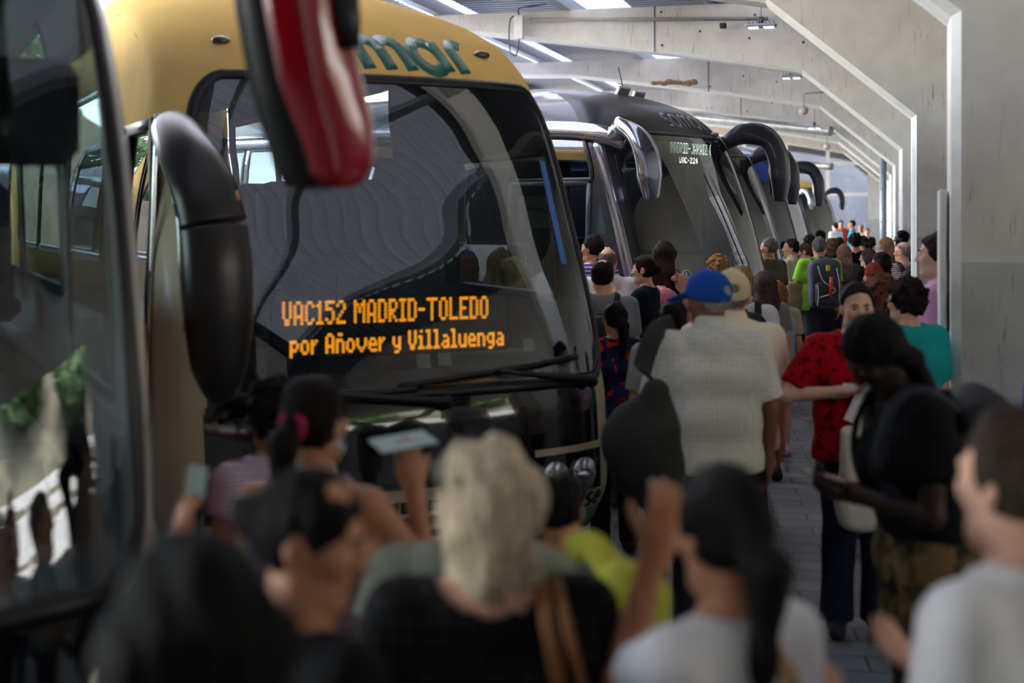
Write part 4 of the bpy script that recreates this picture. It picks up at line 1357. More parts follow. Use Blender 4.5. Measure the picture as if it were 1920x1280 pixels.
add_mesh('green_panel', V, [(0, 2, 3, 1)], mat('green_print', (96, 190, 92), .5, var=.6, scale=5), root2, False)

# twin behind it
sh3 = irizar_shape()
cfg3 = dict(cfg2); cfg3.update(shape=sh3, loc=(3.28, 17.9, 0), a=50.0, label='second dark coach partly hidden behind the open doored one', n1=50, nq=80,
    windows=std_windows(), doors=[], sidebands=[(2.62, 2.86, 4)], lining=M_INT)
root3 = coach(cfg3); ears(root3, M_ANTH); pillar(root3, sh3, 1, .86, M_SILVER, w=.03)
mb = MB(); mb.tube(smooth_path([(.55, .30, 1.15), (.62, .5, 1.6), (.4, .62, 1.9), (.2, .6, 1.5)]), .02, 8); mb.build('interior_rail', M_BLACK, root3, True)
wiper(root3, sh3, -.5, 1.2, .4, 1.25, .6, 1.12)
# white and blue coach
sh4 = irizar_shape()
cfg4 = dict(cfg2); cfg4.update(shape=sh4, loc=(5.02, 23.8, 0), a=50.0, label='white coach with a blue roof band beyond the dark coaches', body=M_WHITEP, n1=50, nq=80,
    windows=std_windows(), doors=[], screen=(1.3, 2.6, -.8, .25, (.1, .2)), bands=[(2.62, 3.5, 2)], bandmats=[M_BLUEP, M_WHITEP, M_SILVER], sidebands=[(2.6, 3.5, 2)], panel=M_WHITEP)
root4 = coach(cfg4); ears(root4, M_ANTH)
# gold roofed coach at the far end
sh5 = irizar_shape()
cfg5 = dict(cfg2); cfg5.update(shape=sh5, loc=(11.7, 49.0, 0), a=50.0, label='far coach with a pale gold roof and dark nose', body=M_ANTH, n1=40, nq=70,
    windows=std_windows(), doors=[], bands=[(3.0, 3.5, 2)], bandmats=[M_GOLD, M_WHITEP, M_SILVER], sidebands=[(2.8, 3.5, 2)])
root5 = coach(cfg5); ears(root5, M_ANTH, M_SILVER)
for x in (.1, .25):
    mb = MB(); mb.ball(sh5.front(x, 2.95, .02), (.06, .03, .03), 10, 6); mb.build('roof_lamp', emit('warm_lamp', (255, 220, 150), .5), root5, True)

# ---- the nearest coach, only its screen corner, pillar and red mirror are in view --------------
sh0 = Shape(
    [(.25, .14), (.5, .0), (1.0, .0), (1.3, .05), (1.8, .17), (2.3, .33), (2.7, .5), (2.95, .7), (3.2, 1.05), (3.4, 1.7), (3.46, 2.6)],
    [(.25, 1.2), (.5, 1.25), (1.3, 1.26), (2.1, 1.24), (2.6, 1.2), (2.9, 1.12), (3.1, .98), (3.3, .7), (3.4, .4), (3.46, .03)], D=.5, m=2.4)
M_GREYP = mat('grey_pillar_paint', (176, 172, 162), 0.4, .0, var=.04, coat=.6)
cfg0 = dict(shape=sh0, loc=(-1.90, 2.62, 0), a=25.0, label='nearest coach at the left with its large curved windscreen', group='coaches parked nose in along the platform',
    body=M_GREYP, panel=M_GLOSSBLACK, z0=.28, z1=3.46, screen=(1.10, 2.80, -.80, .85, (.12, .22)), n1=80, nq=150, n2=26,
    blackpanel=(.5, 1.12, .8), bands=[(.2, 1.10, 1), (2.9, 3.5, 2)], bandmats=[M_BLUEP, M_REDP, M_WHITEP], sidebands=[(.28, 1.1, 4), (1.1, 1.22, 3), (2.84, 3.5, 2)],
    glass=glass('near_screen_glass', (150, 168, 168), 2.6), sideglass=G_SIDE, gasket=.03,
    windows=[(1, 1.2, 2.3, 1.45, 2.6)] + std_windows(2.5), doors=[(-1, .9, 1.9, .4, 2.5)], floor=1.2, rows=5, seaty=3.4, drivery=1.8)
root0 = coach(cfg0)
arm = ear_mirror(root0, 'mirror_arm', [(1.0, .55, 2.95), (1.25, .25, 3.0), (1.43, .0, 2.92), (1.50, -.06, 2.75), (1.52, -.06, 2.6)], [.05, .07, .08, .09, .10], [.05, .06, .07, .08, .08], M_BLACK, up=(0, -1, .2))
ear_mirror(arm, 'mirror_housing', [(1.49, -.05, 2.70), (1.51, -.06, 2.57), (1.55, -.05, 2.38), (1.60, -.04, 2.23), (1.61, -.04, 2.15), (1.612, -.03, 2.125)], [.10, .11, .11, .10, .085, .05], [.085, .09, .09, .08, .065, .04], M_REDP, up=(0, -1, 0))
ear_mirror(arm, 'mirror_back', [(1.445, -.01, 2.72), (1.465, -.01, 2.55), (1.51, .0, 2.34), (1.56, .01, 2.18), (1.575, .01, 2.12), (1.577, .01, 2.10)], [.095, .105, .105, .10, .085, .045], [.085, .09, .09, .08, .07, .04], M_BLACK, up=(0, -1, 0))
mb = MB(); mb.tube([(1.585, -.14, 2.62), (1.60, -.15, 2.5), (1.61, -.145, 2.43)], [.035, .03, .02], 12, [.02, .02, .012], up=(0, -1, 0)); mb.build('mirror_grip', M_BLACK, arm, True)
ear_mirror(root0, 'mirror_arm', [(-1.0, .55, 2.95), (-1.25, .25, 3.0), (-1.43, .0, 2.92), (-1.5, -.06, 2.6), (-1.52, -.06, 2.2)], [.05, .07, .08, .11, .1], [.05, .06, .07, .08, .06], M_BLACK, up=(0, -1, .2))
# sun blind, driver's mirror and pale curtain behind the screen
mb = MB(); mb.box((.62, .72, 2.32), (.95, .10, .30), bev=.05); mb.build('sun_visor', M_BLACK, root0)
mb = MB()
for k in range(7): mb.tube([(.52 + k * .035, 1.2 + .02 * (k % 2), 2.15), (.5 + k * .035, 1.2, 1.2)], .022, 8)
mb.build('window_curtain', mat('pale_curtain', (176, 196, 190), .8, var=.1), root0, True)
mb = MB(); mb.tube([(.80, .95, 1.2), (.79, 1.0, 2.2)], .014, 8); mb.build('grab_pole', M_CHROME, root0, True)
wiper(root0, sh0, -.5, 1.18, .4, 1.22, .6, 1.12)
# ------------------------------------------------------------------ people: distance-field bodies meshed with surface nets
def axis_coords(lo, hi, h, fine):
    """grid lines from lo to hi with step h, refined to hf inside the fine ranges [(a, b, hf)]"""
    out = [lo]
    x = lo
    while x < hi:
        step = h
        for (a, b, hf) in fine:
            if a - h < x < b: step = min(step, hf)
        x += step
        out.append(x)
    return np.array(out, dtype=np.float32)

class Field:
    def __init__(self, lo, hi, h, fine=()):
        """fine: list of (centre, radius, hf)"""
        self.ax = []
        for k in range(3):
            fr = [(c[k] - r, c[k] + r, hf) for (c, r, hf) in fine]
            self.ax.append(axis_coords(lo[k], hi[k], h, fr))
        self.h = h
        self.F = np.full([len(a) for a in self.ax], 10.0, dtype=np.float32)
    def window(self, lo, hi):
        sl = []
        for k in range(3):
            i0 = max(0, int(np.searchsorted(self.ax[k], lo[k])) - 1); i1 = min(len(self.ax[k]), int(np.searchsorted(self.ax[k], hi[k])) + 1)
            if i1 <= i0: return None
            sl.append(slice(i0, i1))
        return tuple(sl)
    def pts(self, sl):
        return np.meshgrid(self.ax[0][sl[0]], self.ax[1][sl[1]], self.ax[2][sl[2]], indexing='ij', sparse=True)
    def add(self, prim, k=0.02, grow=0.0, sub=False):
        lo, hi, fn = prim
        m = max(k, 0.0) * 1.5 + self.h * 2.5 + max(0, grow)
        sl = self.window([v - m for v in lo], [v + m for v in hi])
        if sl is None: return
        X, Y, Z = self.pts(sl)
        d = fn(X, Y, Z) - grow
        f = self.F[sl]
        if sub:
            d = -d
            if k > 0:
                hh = np.maximum(k - np.abs(f - d), 0) / k
                self.F[sl] = np.maximum(f, d) + hh * hh * k * .25
            else: self.F[sl] = np.maximum(f, d)
        else:
            if k > 0:
                hh = np.maximum(k - np.abs(f - d), 0) / k
                self.F[sl] = np.minimum(f, d) - hh * hh * k * .25
            else: self.F[sl] = np.minimum(f, d)
    def cut(self, fn):
        """intersect with fn <= 0 over the whole grid"""
        X, Y, Z = np.meshgrid(*self.ax, indexing='ij', sparse=True)
        self.F = np.maximum(self.F, fn(X, Y, Z).astype(np.float32))
    def disp(self, fn):
        near = np.abs(self.F) < 0.06
        X, Y, Z = np.meshgrid(*self.ax, indexing='ij')
        self.F[near] += fn(X[near], Y[near], Z[near]).astype(np.float32)
    def mesh(self):
        F = self.F; ax = self.ax
        # close the border
        for k in range(3):
            s = [slice(None)] * 3
            for e in (0, -1):
                s[k] = e; F[tuple(s)] = np.maximum(F[tuple(s)], 1e-3)
        ins = F < 0
        c = ins[:-1, :-1, :-1].astype(np.int8)
        tot = np.zeros_like(c)
        for i in (0, 1):
            for j in (0, 1):
                for k in (0, 1):
                    tot += ins[i:i + c.shape[0], j:j + c.shape[1], k:k + c.shape[2]]
        act = (tot > 0) & (tot < 8)
        I, J, K = np.nonzero(act)
        n = len(I)
        if n == 0: return None
        acc = np.zeros((n, 3)); cnt = np.zeros(n)
        corner = {}
        for i in (0, 1):
            for j in (0, 1):
                for k in (0, 1):
                    corner[(i, j, k)] = F[I + i, J + j, K + k].astype(np.float64)
        X0 = ax[0][I]; X1 = ax[0][I + 1]; Y0 = ax[1][J]; Y1 = ax[1][J + 1]; Z0 = ax[2][K]; Z1 = ax[2][K + 1]
        A = [(X0, X1), (Y0, Y1), (Z0, Z1)]
        for d in range(3):
            o = [q for q in range(3) if q != d]
            for a in (0, 1):
                for b in (0, 1):
                    c0 = [0, 0, 0]; c0[o[0]] = a; c0[o[1]] = b
                    c1 = list(c0); c1[d] = 1
                    f0 = corner[tuple(c0)]; f1 = corner[tuple(c1)]
                    m = (f0 < 0) != (f1 < 0)
                    t = np.where(m, f0 / np.where(f0 - f1 == 0, 1, f0 - f1), 0)
                    p = np.zeros((n, 3))
                    p[:, d] = A[d][0] + t * (A[d][1] - A[d][0])
                    p[:, o[0]] = A[o[0]][a]; p[:, o[1]] = A[o[1]][b]
                    acc[m] += p[m]; cnt[m] += 1
        V = acc / cnt[:, None]
        idx = -np.ones(act.shape, dtype=np.int64); idx[I, J, K] = np.arange(n)
        faces = []
        for d in range(3):
            s0 = [slice(1, -1)] * 3; s0[d] = slice(0, -1)
            s1 = [slice(1, -1)] * 3; s1[d] = slice(1, None)
            a = ins[tuple(s0)]; b = ins[tuple(s1)]
            i, j, k = np.nonzero(a != b)
            flip = a[i, j, k]
            g = np.stack([i, j, k], 1)
            for q in range(3):
                if q != d: g[:, q] += 1
            o = [(1, 2), (2, 0), (0, 1)][d]
            q = []
            for (da, db) in ((0, 0), (1, 0), (1, 1), (0, 1)):
                h = g.copy(); h[:, o[0]] -= da; h[:, o[1]] -= db
                q.append(idx[h[:, 0], h[:, 1], h[:, 2]])
            f = np.stack(q, 1)
            f[~flip] = f[~flip][:, ::-1]
            # flip gives outward normals when inside is on the low side
            faces.append(f)
        Fc = np.concatenate(faces)
        Fc = Fc[(Fc >= 0).all(1)]
        return V, Fc

# primitives: (lo, hi, fn)
def cap(a, b, ra, rb=None):
    rb = ra if rb is None else rb
    a = np.array(a, float); b = np.array(b, float)
    ab = b - a; L2 = float(ab @ ab) + 1e-12
    R = max(ra, rb)
    lo = np.minimum(a, b) - R; hi = np.maximum(a, b) + R
    def fn(X, Y, Z):
        x = X - a[0]; y = Y - a[1]; z = Z - a[2]
        t = np.clip((x * ab[0] + y * ab[1] + z * ab[2]) / L2, 0, 1)
        return np.sqrt((x - t * ab[0]) ** 2 + (y - t * ab[1]) ** 2 + (z - t * ab[2]) ** 2) - (ra + (rb - ra) * t)
    return lo, hi, fn
def ell(c, r, M=None):
    """ellipsoid; M columns are its axes"""
    c = np.array(c, float); r = np.array(r, float)
    M = np.eye(3) if M is None else np.array(M, float)
    R = np.sqrt(((M * r) ** 2).sum(1))
    def fn(X, Y, Z):
        x = X - c[0]; y = Y - c[1]; z = Z - c[2]
        u = (x * M[0, 0] + y * M[1, 0] + z * M[2, 0]) / r[0]
        v = (x * M[0, 1] + y * M[1, 1] + z * M[2, 1]) / r[1]
        w = (x * M[0, 2] + y * M[1, 2] + z * M[2, 2]) / r[2]
        k0 = np.sqrt(u * u + v * v + w * w)
        k1 = np.sqrt((u / r[0]) ** 2 + (v / r[1]) ** 2 + (w / r[2]) ** 2) + 1e-9
        return k0 * (k0 - 1) / k1
    return c - R, c + R, fn
def rbox(c, s, rad, M=None):
    c = np.array(c, float); h = np.array(s, float) / 2 - rad
    M = np.eye(3) if M is None else np.array(M, float)
    R = (np.abs(M) * (h + rad)).sum(1)
    def fn(X, Y, Z):
        x = X - c[0]; y = Y - c[1]; z = Z - c[2]
        u = np.abs(x * M[0, 0] + y * M[1, 0] + z * M[2, 0]) - h[0]
        v = np.abs(x * M[0, 1] + y * M[1, 1] + z * M[2, 1]) - h[1]
        w = np.abs(x * M[0, 2] + y * M[1, 2] + z * M[2, 2]) - h[2]
        return np.sqrt(np.maximum(u, 0) ** 2 + np.maximum(v, 0) ** 2 + np.maximum(w, 0) ** 2) + np.minimum(np.maximum(np.maximum(u, v), w), 0) - rad
    return c - R, c + R, fn
def plane(p, n):
    p = np.array(p, float); n = np.array(n, float); n = n / np.linalg.norm(n)
    return lambda X, Y, Z: (X - p[0]) * n[0] + (Y - p[1]) * n[1] + (Z - p[2]) * n[2]
def pmax(prim, *planes):
    lo, hi, fn = prim
    def g(X, Y, Z):
        d = fn(X, Y, Z)
        for p in planes: d = np.maximum(d, p(X, Y, Z))
        return d
    return lo, hi, g

def rot(yaw=0, pitch=0, roll=0):
    """pitch > 0 tips forward (+y), yaw turns left, roll tips to the right"""
    cy, sy = math.cos(math.radians(yaw)), math.sin(math.radians(yaw))
    cp, sp = math.cos(math.radians(-pitch)), math.sin(math.radians(-pitch))
    cr, sr = math.cos(math.radians(roll)), math.sin(math.radians(roll))
    Rz = np.array([[cy, -sy, 0], [sy, cy, 0], [0, 0, 1]]); Rx = np.array([[1, 0, 0], [0, cp, -sp], [0, sp, cp]]); Ry = np.array([[cr, 0, sr], [0, 1, 0], [-sr, 0, cr]])
    return Rz @ Rx @ Ry

def unit(v):
    v = np.array(v, float); return v / (np.linalg.norm(v) + 1e-9)

SKINS = {'light': (222, 172, 146), 'fair': (228, 186, 164), 'tan': (190, 134, 100), 'olive': (172, 120, 90), 'brown': (122, 80, 56), 'dark': (58, 38, 30)}
def skin_mat(k):
    n = 'skin_' + k
    if n in MATS: return MATS[n]
    m = mat(n, SKINS[k], .52, var=.07, scale=14, bump=.06, bscale=160, spec=.3)
    b = m.node_tree.nodes['Principled BSDF']
    b.inputs['Subsurface Weight'].default_value = 0.08
    b.inputs['Subsurface Radius'].default_value = (0.012, 0.005, 0.003)
    return m
def hair_mat(rgb):
    n = 'hair_%d_%d_%d' % rgb
    return mat(n, rgb, .65, var=.6, scale=16, bump=.8, bscale=38, stretch=(7, 7, .9), spec=.12)
def cloth(n, rgb, rough=.85):
    return mat('cloth_' + n, rgb, rough, var=.08, scale=6, bump=.18, bscale=26, spec=.12)
def pattern(n, base, spots, scale=18, thr=.56, kind='noise'):
    """cloth with a printed pattern"""
    key = 'cloth_' + n
    if key in MATS: return MATS[key]
    m = bpy.data.materials.new(key); m.use_nodes = True
    nt = m.node_tree; N = nt.nodes; L = nt.links; b = N['Principled BSDF']; b.inputs['Roughness'].default_value = .85; b.inputs['Specular IOR Level'].default_value = .12
    tc = N.new('ShaderNodeTexCoord')
    prev = None
    for i, c in enumerate(spots):
        if kind == 'stripe':
            t = N.new('ShaderNodeTexWave'); t.bands_direction = 'Z'; t.inputs['Scale'].default_value = scale; t.inputs['Distortion'].default_value = .4
            L.new(tc.outputs['Object'], t.inputs['Vector']); out = t.outputs['Fac']
        elif kind == 'dots':
            t = N.new('ShaderNodeTexVoronoi'); t.inputs['Scale'].default_value = scale; t.inputs['Randomness'].default_value = .15
            L.new(tc.outputs['Object'], t.inputs['Vector'])
            sb = N.new('ShaderNodeMath'); sb.operation = 'SUBTRACT'; sb.inputs[0].default_value = 1.0; L.new(t.outputs['Distance'], sb.inputs[1]); out = sb.outputs[0]
        else:
            mp = N.new('ShaderNodeMapping'); mp.inputs['Location'].default_value = (i * 3.7, i * 1.3, i * 2.1); L.new(tc.outputs['Object'], mp.inputs['Vector'])
            t = N.new('ShaderNodeTexNoise'); t.inputs['Scale'].default_value = scale; t.inputs['Detail'].default_value = 2; L.new(mp.outputs['Vector'], t.inputs['Vector']); out = t.outputs['Fac']
        r = N.new('ShaderNodeValToRGB'); r.color_ramp.elements[0].position = thr; r.color_ramp.elements[1].position = thr + .03; L.new(out, r.inputs['Fac'])
        mx = N.new('ShaderNodeMixRGB'); L.new(r.outputs['Color'], mx.inputs['Fac']); mx.inputs[2].default_value = lin(c)
        if prev is None: mx.inputs[1].default_value = lin(base)
        else: L.new(prev.outputs['Color'], mx.inputs[1])
        prev = mx
    L.new(prev.outputs['Color'], b.inputs['Base Color'])
    MATS[key] = m
    return m

M_EYEW = mat('eye_white', (196, 188, 180), .25, var=0)
M_IRIS = mat('iris_brown', (30, 20, 14), .2, var=0)
M_LIP = mat('lips', (150, 88, 80), .45, var=.05)
M_LENSG = glass('spectacle_lens', (215, 220, 222), 2.0)
M_SUNGL = mat('sunglass_lens', (16, 14, 14), .1, coat=1, var=0)

class Person:
    """figure in its own frame: feet at the origin, facing +y, x to its right"""
    def __init__(self, h=1.72, fem=False, lean=0, hpitch=0, hyaw=0, hroll=0, build=1.0, legs='stand', arms=('down', 'down'), hcurl=(30, 30), sleeve=.5):
        s = h / 1.75; self.s = s; self.h = h; self.fem = fem
        P = {}
        hw = .088 if not fem else .092
        shw = (.182 if not fem else .160) * (0.5 + 0.5 * build)
        P['pel'] = np.array([0, 0, .96])
        Rt = rot(0, lean)
        def T(v):                                    # torso point (relative to the pelvis), bent at the hips
            return P['pel'] + Rt @ np.array(v, float)
        self.Rt = Rt; self.T = T
        st = {'stand': (0, 0), 'step': (.17, -.20), 'stepr': (-.20, .17), 'wide': (.05, -.05)}[legs]
        for k, sx in ((0, -1), (1, 1)):
            dy = st[k]
            P['hip%d' % k] = np.array([sx * hw, 0, .90])
            P['knee%d' % k] = np.array([sx * (hw + .004), dy * .55 + .03, .49])
            P['ank%d' % k] = np.array([sx * (hw + .01), dy - (.02 if dy < 0 else 0), .085 + (.05 if dy < -.1 else 0)])
            P['toe%d' % k] = np.array([sx * (hw + .035), dy + .16, .03 ])
            P['sh%d' % k] = T([sx * shw, -.01, .452])
        P['neck'] = T([0, -.012, .535])
        self.P = P
        hc = T([0, .012, .665]) if lean < 25 else T([0, .03, .655])
        self.Rh = rot(hyaw, lean * .6 + hpitch, hroll)
        self.hc = P['neck'] + rot(hyaw * .3, lean * .8 + hpitch * .6) @ np.array([0, .022, .125])
        self.hs = .94 * (.97 if fem else 1.0)
        # arms
        UA, FA = .285, .255
        for k, sx in ((0, -1), (1, 1)):
            sh = P['sh%d' % k]; a = arms[k]
            if isinstance(a, str):
                e, w = {'down': ((.15, -.02, -1), (.02, .14, -1)), 'hold': ((.10, .06, -1), (-.28, .85, .28)), 'phone': ((.12, .2, -1), (-.45, .62, .75)),
                        'bent': ((.16, -.10, -1), (-.55, .72, -.05)), 'pocket': ((.22, -.15, -1), (-.2, .35, -1)), 'up': ((.35, .75, -.35), (-.25, .35, 1)),
                        'face': ((.25, .45, -.75), (-.42, .35, .95)), 'strap': ((.30, .15, -1), (-.50, .35, .85)), 'fwd': ((.12, .55, -.8), (-.05, 1, .1)), 'raise': ((.25, .9, -.15), (.05, .5, .9))}[a]
            else: e, w = a
            e = unit((sx * e[0], e[1], e[2])); w = unit((sx * w[0], w[1], w[2]))
            if lean > 20 and isinstance(a, str) and a != 'down': e = unit(Rt @ e); w = unit(Rt @ w)
            P['el%d' % k] = sh + e * UA; P['wr%d' % k] = P['el%d' % k] + w * FA
            P['hd%d' % k] = w
        self.build = build; self.hcurl = hcurl
        self.prims = {}
        self._torso(); self._limbs(); self._hands(); self._head()
    def _torso(self):
        T = self.T; b = self.build; f = self.fem
        t = []
        hipx = (.085 if not f else .098); wx = (.075 if not f else .058); cx = (.10 if not f else .082)
        t.append((cap(T([-hipx * b, 0, -.02]), T([hipx * b, 0, -.02]), .098 * b ** .7), .05))
        t.append((cap(T([-wx * b, .004, .14]), T([wx * b, .004, .14]), (.098 if not f else .09) * b), .07))
        t.append((cap(T([-cx * b, .0, .32]), T([cx * b, .0, .32]), .103 * b ** .6), .06))
        sx = (.12 if not f else .098)
        t.append((cap(T([0, -.014, .462]), T([-sx - .02, -.012, .440]), .066, .050), .06)); t.append((cap(T([0, -.014, .462]), T([sx + .02, -.012, .440]), .066, .050), .06))
        if f:
            for s in (-1, 1): t.append((ell(T([s * .075, .085 * b, .31]), (.062, .055, .062)), .04))
        # buttocks
        for s in (-1, 1): t.append((ell(self.P['pel'] + np.array([s * .07, -.055, -.07]), (.085, .085, .095)), .04))
        self.prims['torso'] = t
        self.prims['neck'] = [(cap(T([0, -.02, .49]), self.hc + self.Rh @ np.array([0, -.022, -.05]) * self.hs, .060 if not f else .052, .053 if not f else .046), .03),
                              (cap(T([-.07, -.03, .478]), T([.07, -.03, .478]), .036), .06)]
    def _limbs(self):
        P = self.P; b = self.build; q = {}
        for k in (0, 1):
            q['thigh%d' % k] = [(cap(P['hip%d' % k], P['knee%d' % k], .086 * b ** .7, .056), .04)]
            kn = P['knee%d' % k]; an = P['ank%d' % k]
            q['calf%d' % k] = [(cap(kn, an, .052, .036), .02), (ell(kn * .66 + an * .34 + np.array([0, -.018, 0]), (.05, .052, .11)), .03)]
            q['foot%d' % k] = [(cap(an + np.array([0, -.03, -.045]), P['toe%d' % k], .038, .03), .02)]
            q['uarm%d' % k] = [(cap(P['sh%d' % k], P['el%d' % k], .052 * b ** .6 * (.88 if self.fem else 1), .041 * (.9 if self.fem else 1)), .035)]
            q['farm%d' % k] = [(cap(P['el%d' % k], P['wr%d' % k], .041 * (.9 if self.fem else 1), .027 * (.9 if self.fem else 1)), .015)]
        self.prims.update(q)
    def _hands(self):
        P = self.P
        self.hand_frames = []
        for k, sx in ((0, -1), (1, 1)):
            d = P['hd%d' % k]; w = P['wr%d' % k]
            # palm faces the body's middle / forward
            n = np.array([-sx * 1.0, .25, 0.0]) if d[2] < -.5 else (np.array([-sx * .25, 0.1, 1.0]) if abs(d[2]) < .6 else np.array([-sx * .5, .7, 0]))
            n = unit(n - d * (n @ d)); s = unit(np.cross(d, n)) * (1 if k == 0 else -1)
            # thumb side: towards the front for a hanging arm
            if d[2] < -.5 and s[1] < 0: s = -s
            if abs(d[2]) <= .6 and s[0] * sx < 0: pass
            c = math.radians(self.hcurl[k])
            pr = []
            M = np.stack([s, n, d], 1)
            pr.append((ell(w + d * .052, (.041, .017, .058), M), .012))
            pr.append((cap(w - d * .01, w + d * .03, .026, .03), .02))
            for (o, L, r0) in ((.030, .072, .0088), (.010, .080, .009), (-.010, .075, .0088), (-.029, .058, .008)):
                b = w + d * (.094 - abs(o) * .15) + s * o
                d1 = d * math.cos(c * .8) + n * math.sin(c * .8) + s * o * .8
                m = b + d1 * L * .52
                d2 = d * math.cos(c * 1.9) + n * math.sin(c * 1.9)
                e = m + d2 * L * .48
                pr.append((cap(b, m, r0, r0 * .95), .006)); pr.append((cap(m, e, r0 * .95, r0 * .8), .004))
            b = w + d * .028 + s * .028
            td = unit(d * .62 + s * .62 + n * (.25 + .4 * math.sin(c)))
            m = b + td * .036; e = m + unit(td + d * .35 + n * .3 * math.sin(c)) * .032
            pr.append((cap(b, m, .0125, .0105), .012)); pr.append((cap(m, e, .0105, .0085), .004))
            self.prims['hand%d' % k] = pr
            self.hand_frames.append((w, d, n, s))
    def HP(self, v):
        return self.hc + self.Rh @ (np.array(v, float) * self.hs)
    def _head(self):
        HP = self.HP; M = self.Rh; s = self.hs
        E = lambda c, r, k, sub=False: (ell(HP(c), np.array(r) * s, M), k * s, sub)
        C = lambda a, b, ra, rb, k: (cap(HP(a), HP(b), ra * s, rb * s), k * s, False)
        f = self.fem
        h = [E((0, -.014, .022), (.077, .098, .100), .01), E((0, .018, -.045), (.060 if f else .064, .070, .084), .035),
             E((0, .066, -.104), (.026, .020, .020), .03), C((-.045, .0, -.085), (-.02, .06, -.108), .022, .018, .03), C((.045, .0, -.085), (.02, .06, -.108), .022, .018, .03),
             E((-.040, .060, -.022), (.026, .022, .02), .03), E((.040, .060, -.022), (.026, .022, .02), .03),
             C((-.036, .080, .020), (.036, .080, .020), .011, .011, .02),
             E((-.032, .098, .002), (.017, .014, .012), .012, True), E((.032, .098, .002), (.017, .014, .012), .012, True),
             C((0, .088, .012), (0, .107, -.026), .008, .012, .012), E((0, .110, -.033), (.013, .012, .010), .008),
             E((-.013, .100, -.036), (.009, .010, .008), .006), E((.013, .100, -.036), (.009, .010, .008), .006),
             C((-.018, .083, -.064), (.018, .083, -.064), .007, .007, .008), C((-.015, .083, -.077), (.015, .083, -.077), .0085, .0085, .008),
             E((-.079, -.012, -.012), (.010, .022, .033), .012), E((.079, -.012, -.012), (.010, .022, .033), .012),
             E((-.088, -.006, -.010), (.006, .012, .018), .006, True), E((.088, -.006, -.010), (.006, .012, .018), .006, True)]
        self.prims['head'] = h

def hair_prims(p, style):
    """list of (prim, k, sub) plus cut planes for the scalp cap"""
    HP = p.HP; M = p.Rh; s = p.hs
    E = lambda c, r, k=.02: (ell(HP(c), np.array(r) * s, M), k * s, False)
    face = lambda c=.040: pmaxcut(p, c)
    up = np.array([0, 0, 1.0]); back = unit(p.Rh @ np.array([0, -1, 0]) * np.array([1, 1, 0])); rt = unit(np.cross(back, up)) * -1
    def G(o, x, y, z):                                # gravity frame at a head point
        return p.HP(o) + (rt * x - back * y + up * z) * s
    out = []
    cuts = {'short': (.016, -.10), 'crop': (.006, -.085), 'thin': (.006, -.09), 'bald_ring': (-.01, -.085)}
    if style in cuts:
        r = {'short': 1.0, 'crop': .975, 'thin': .985, 'bald_ring': .975}[style]
        out.append(('cap', E((0, -.018, .024), (.089 * r, .110 * r, .113 * r)), cuts[style]))
    elif style == 'curly_short':
        out.append(('cap', E((0, -.022, .028), (.102, .120, .122)), (.024, -.13)))
    elif style == 'afro':
        out.append(('cap', E((0, -.022, .034), (.115, .132, .136)), (.048, -.12)))
    elif style in ('bob', 'curly_bob'):
        g = 1.0 if style == 'bob' else 1.08
        out.append(('cap', E((0, -.022, .022), (.104 * g, .118 * g, .117 * g)), (.040, -.30)))
        out.append(('free', (cap(G((-.062, -.03, -.01), 0, 0, 0), G((-.06, -.03, -.01), -.01, -.005, -.12), .045 * s * g, .036 * s * g), .04 * s, False)))
        out.append(('free', (cap(G((.062, -.03, -.01), 0, 0, 0), G((.06, -.03, -.01), .01, -.005, -.12), .045 * s * g, .036 * s * g), .04 * s, False)))
        out.append(('free', (cap(G((0, -.075, 0), 0, 0, 0), G((0, -.066, 0), 0, -.01, -.12), .070 * s * g, .066 * s * g), .05 * s, False)))
    elif style.startswith('long'):
        L = {'long': .40, 'longer': .52, 'long_mid': .28}[style.split(':')[0]]
        out.append(('cap', E((0, -.02, .022), (.092, .112, .113)), (.038, -.30)))
        for x in (-.055, 0, .055):
            q0 = G((x, -.06, .0), 0, 0, 0); q1 = q0 + (-back * -.035 * s * 1.0) * 0 + back * .035 - up * .16 * s; q2 = q0 + back * .03 + rt * x * .35 - up * L * s
            out.append(('free', (cap(q0, q1, .055 * s, .050 * s), .05 * s, False))); out.append(('free', (cap(q1, q2, .050 * s, .030 * s), .04 * s, False)))
        for sx in (-1, 1):
            q0 = G((sx * .072, -.01, .0), 0, 0, 0); q1 = q0 - up * L * .62 * s + back * .03 + rt * sx * .012
            out.append(('free', (cap(q0, q1, .030 * s, .024 * s), .03 * s, False)))
    elif style.startswith('pony'):
        out.append(('cap', E((0, -.018, .022), (.087, .107, .109)), (.034, -.10)))
        hi = .05 if 'high' in style else .0
        q0 = G((0, -.105, hi), 0, 0, 0); q1 = q0 + back * .055 * s - up * .05 * s; q2 = q0 + back * .05 * s - up * .26 * s
        out += [('free', (cap(q0, q1, .026 * s, .042 * s), .02 * s, False)), ('free', (cap(q1, q2, .044 * s, .022 * s), .02 * s, False))]
    elif style.startswith('bun'):
        out.append(('cap', E((0, -.018, .022), (.087, .107, .109)), (.034, -.10)))
        out.append(('free', (ell(p.HP((0, -.12, .045 if 'high' in style else .01)), (.048 * s, .044 * s, .044 * s)), .015 * s, False)))
    elif style == 'braids':
        out.append(('cap', E((0, -.02, .024), (.092, .112, .114)), (.038, -.14)))
        for i, x in enumerate(np.linspace(-.075, .075, 7)):
            q0 = G((x, -.07 + abs(x) * .5, .02), 0, 0, 0)
            q1 = q0 + back * .10 - up * .07; q2 = q1 + back * .13 + rt * x * .4 - up * .28
            out += [('free', (cap(q0, q1, .026 * s, .024 * s), .02 * s, False)), ('free', (cap(q1, q2, .024 * s, .014 * s), .012 * s, False))]
    return out

def pmaxcut(p, c): return None

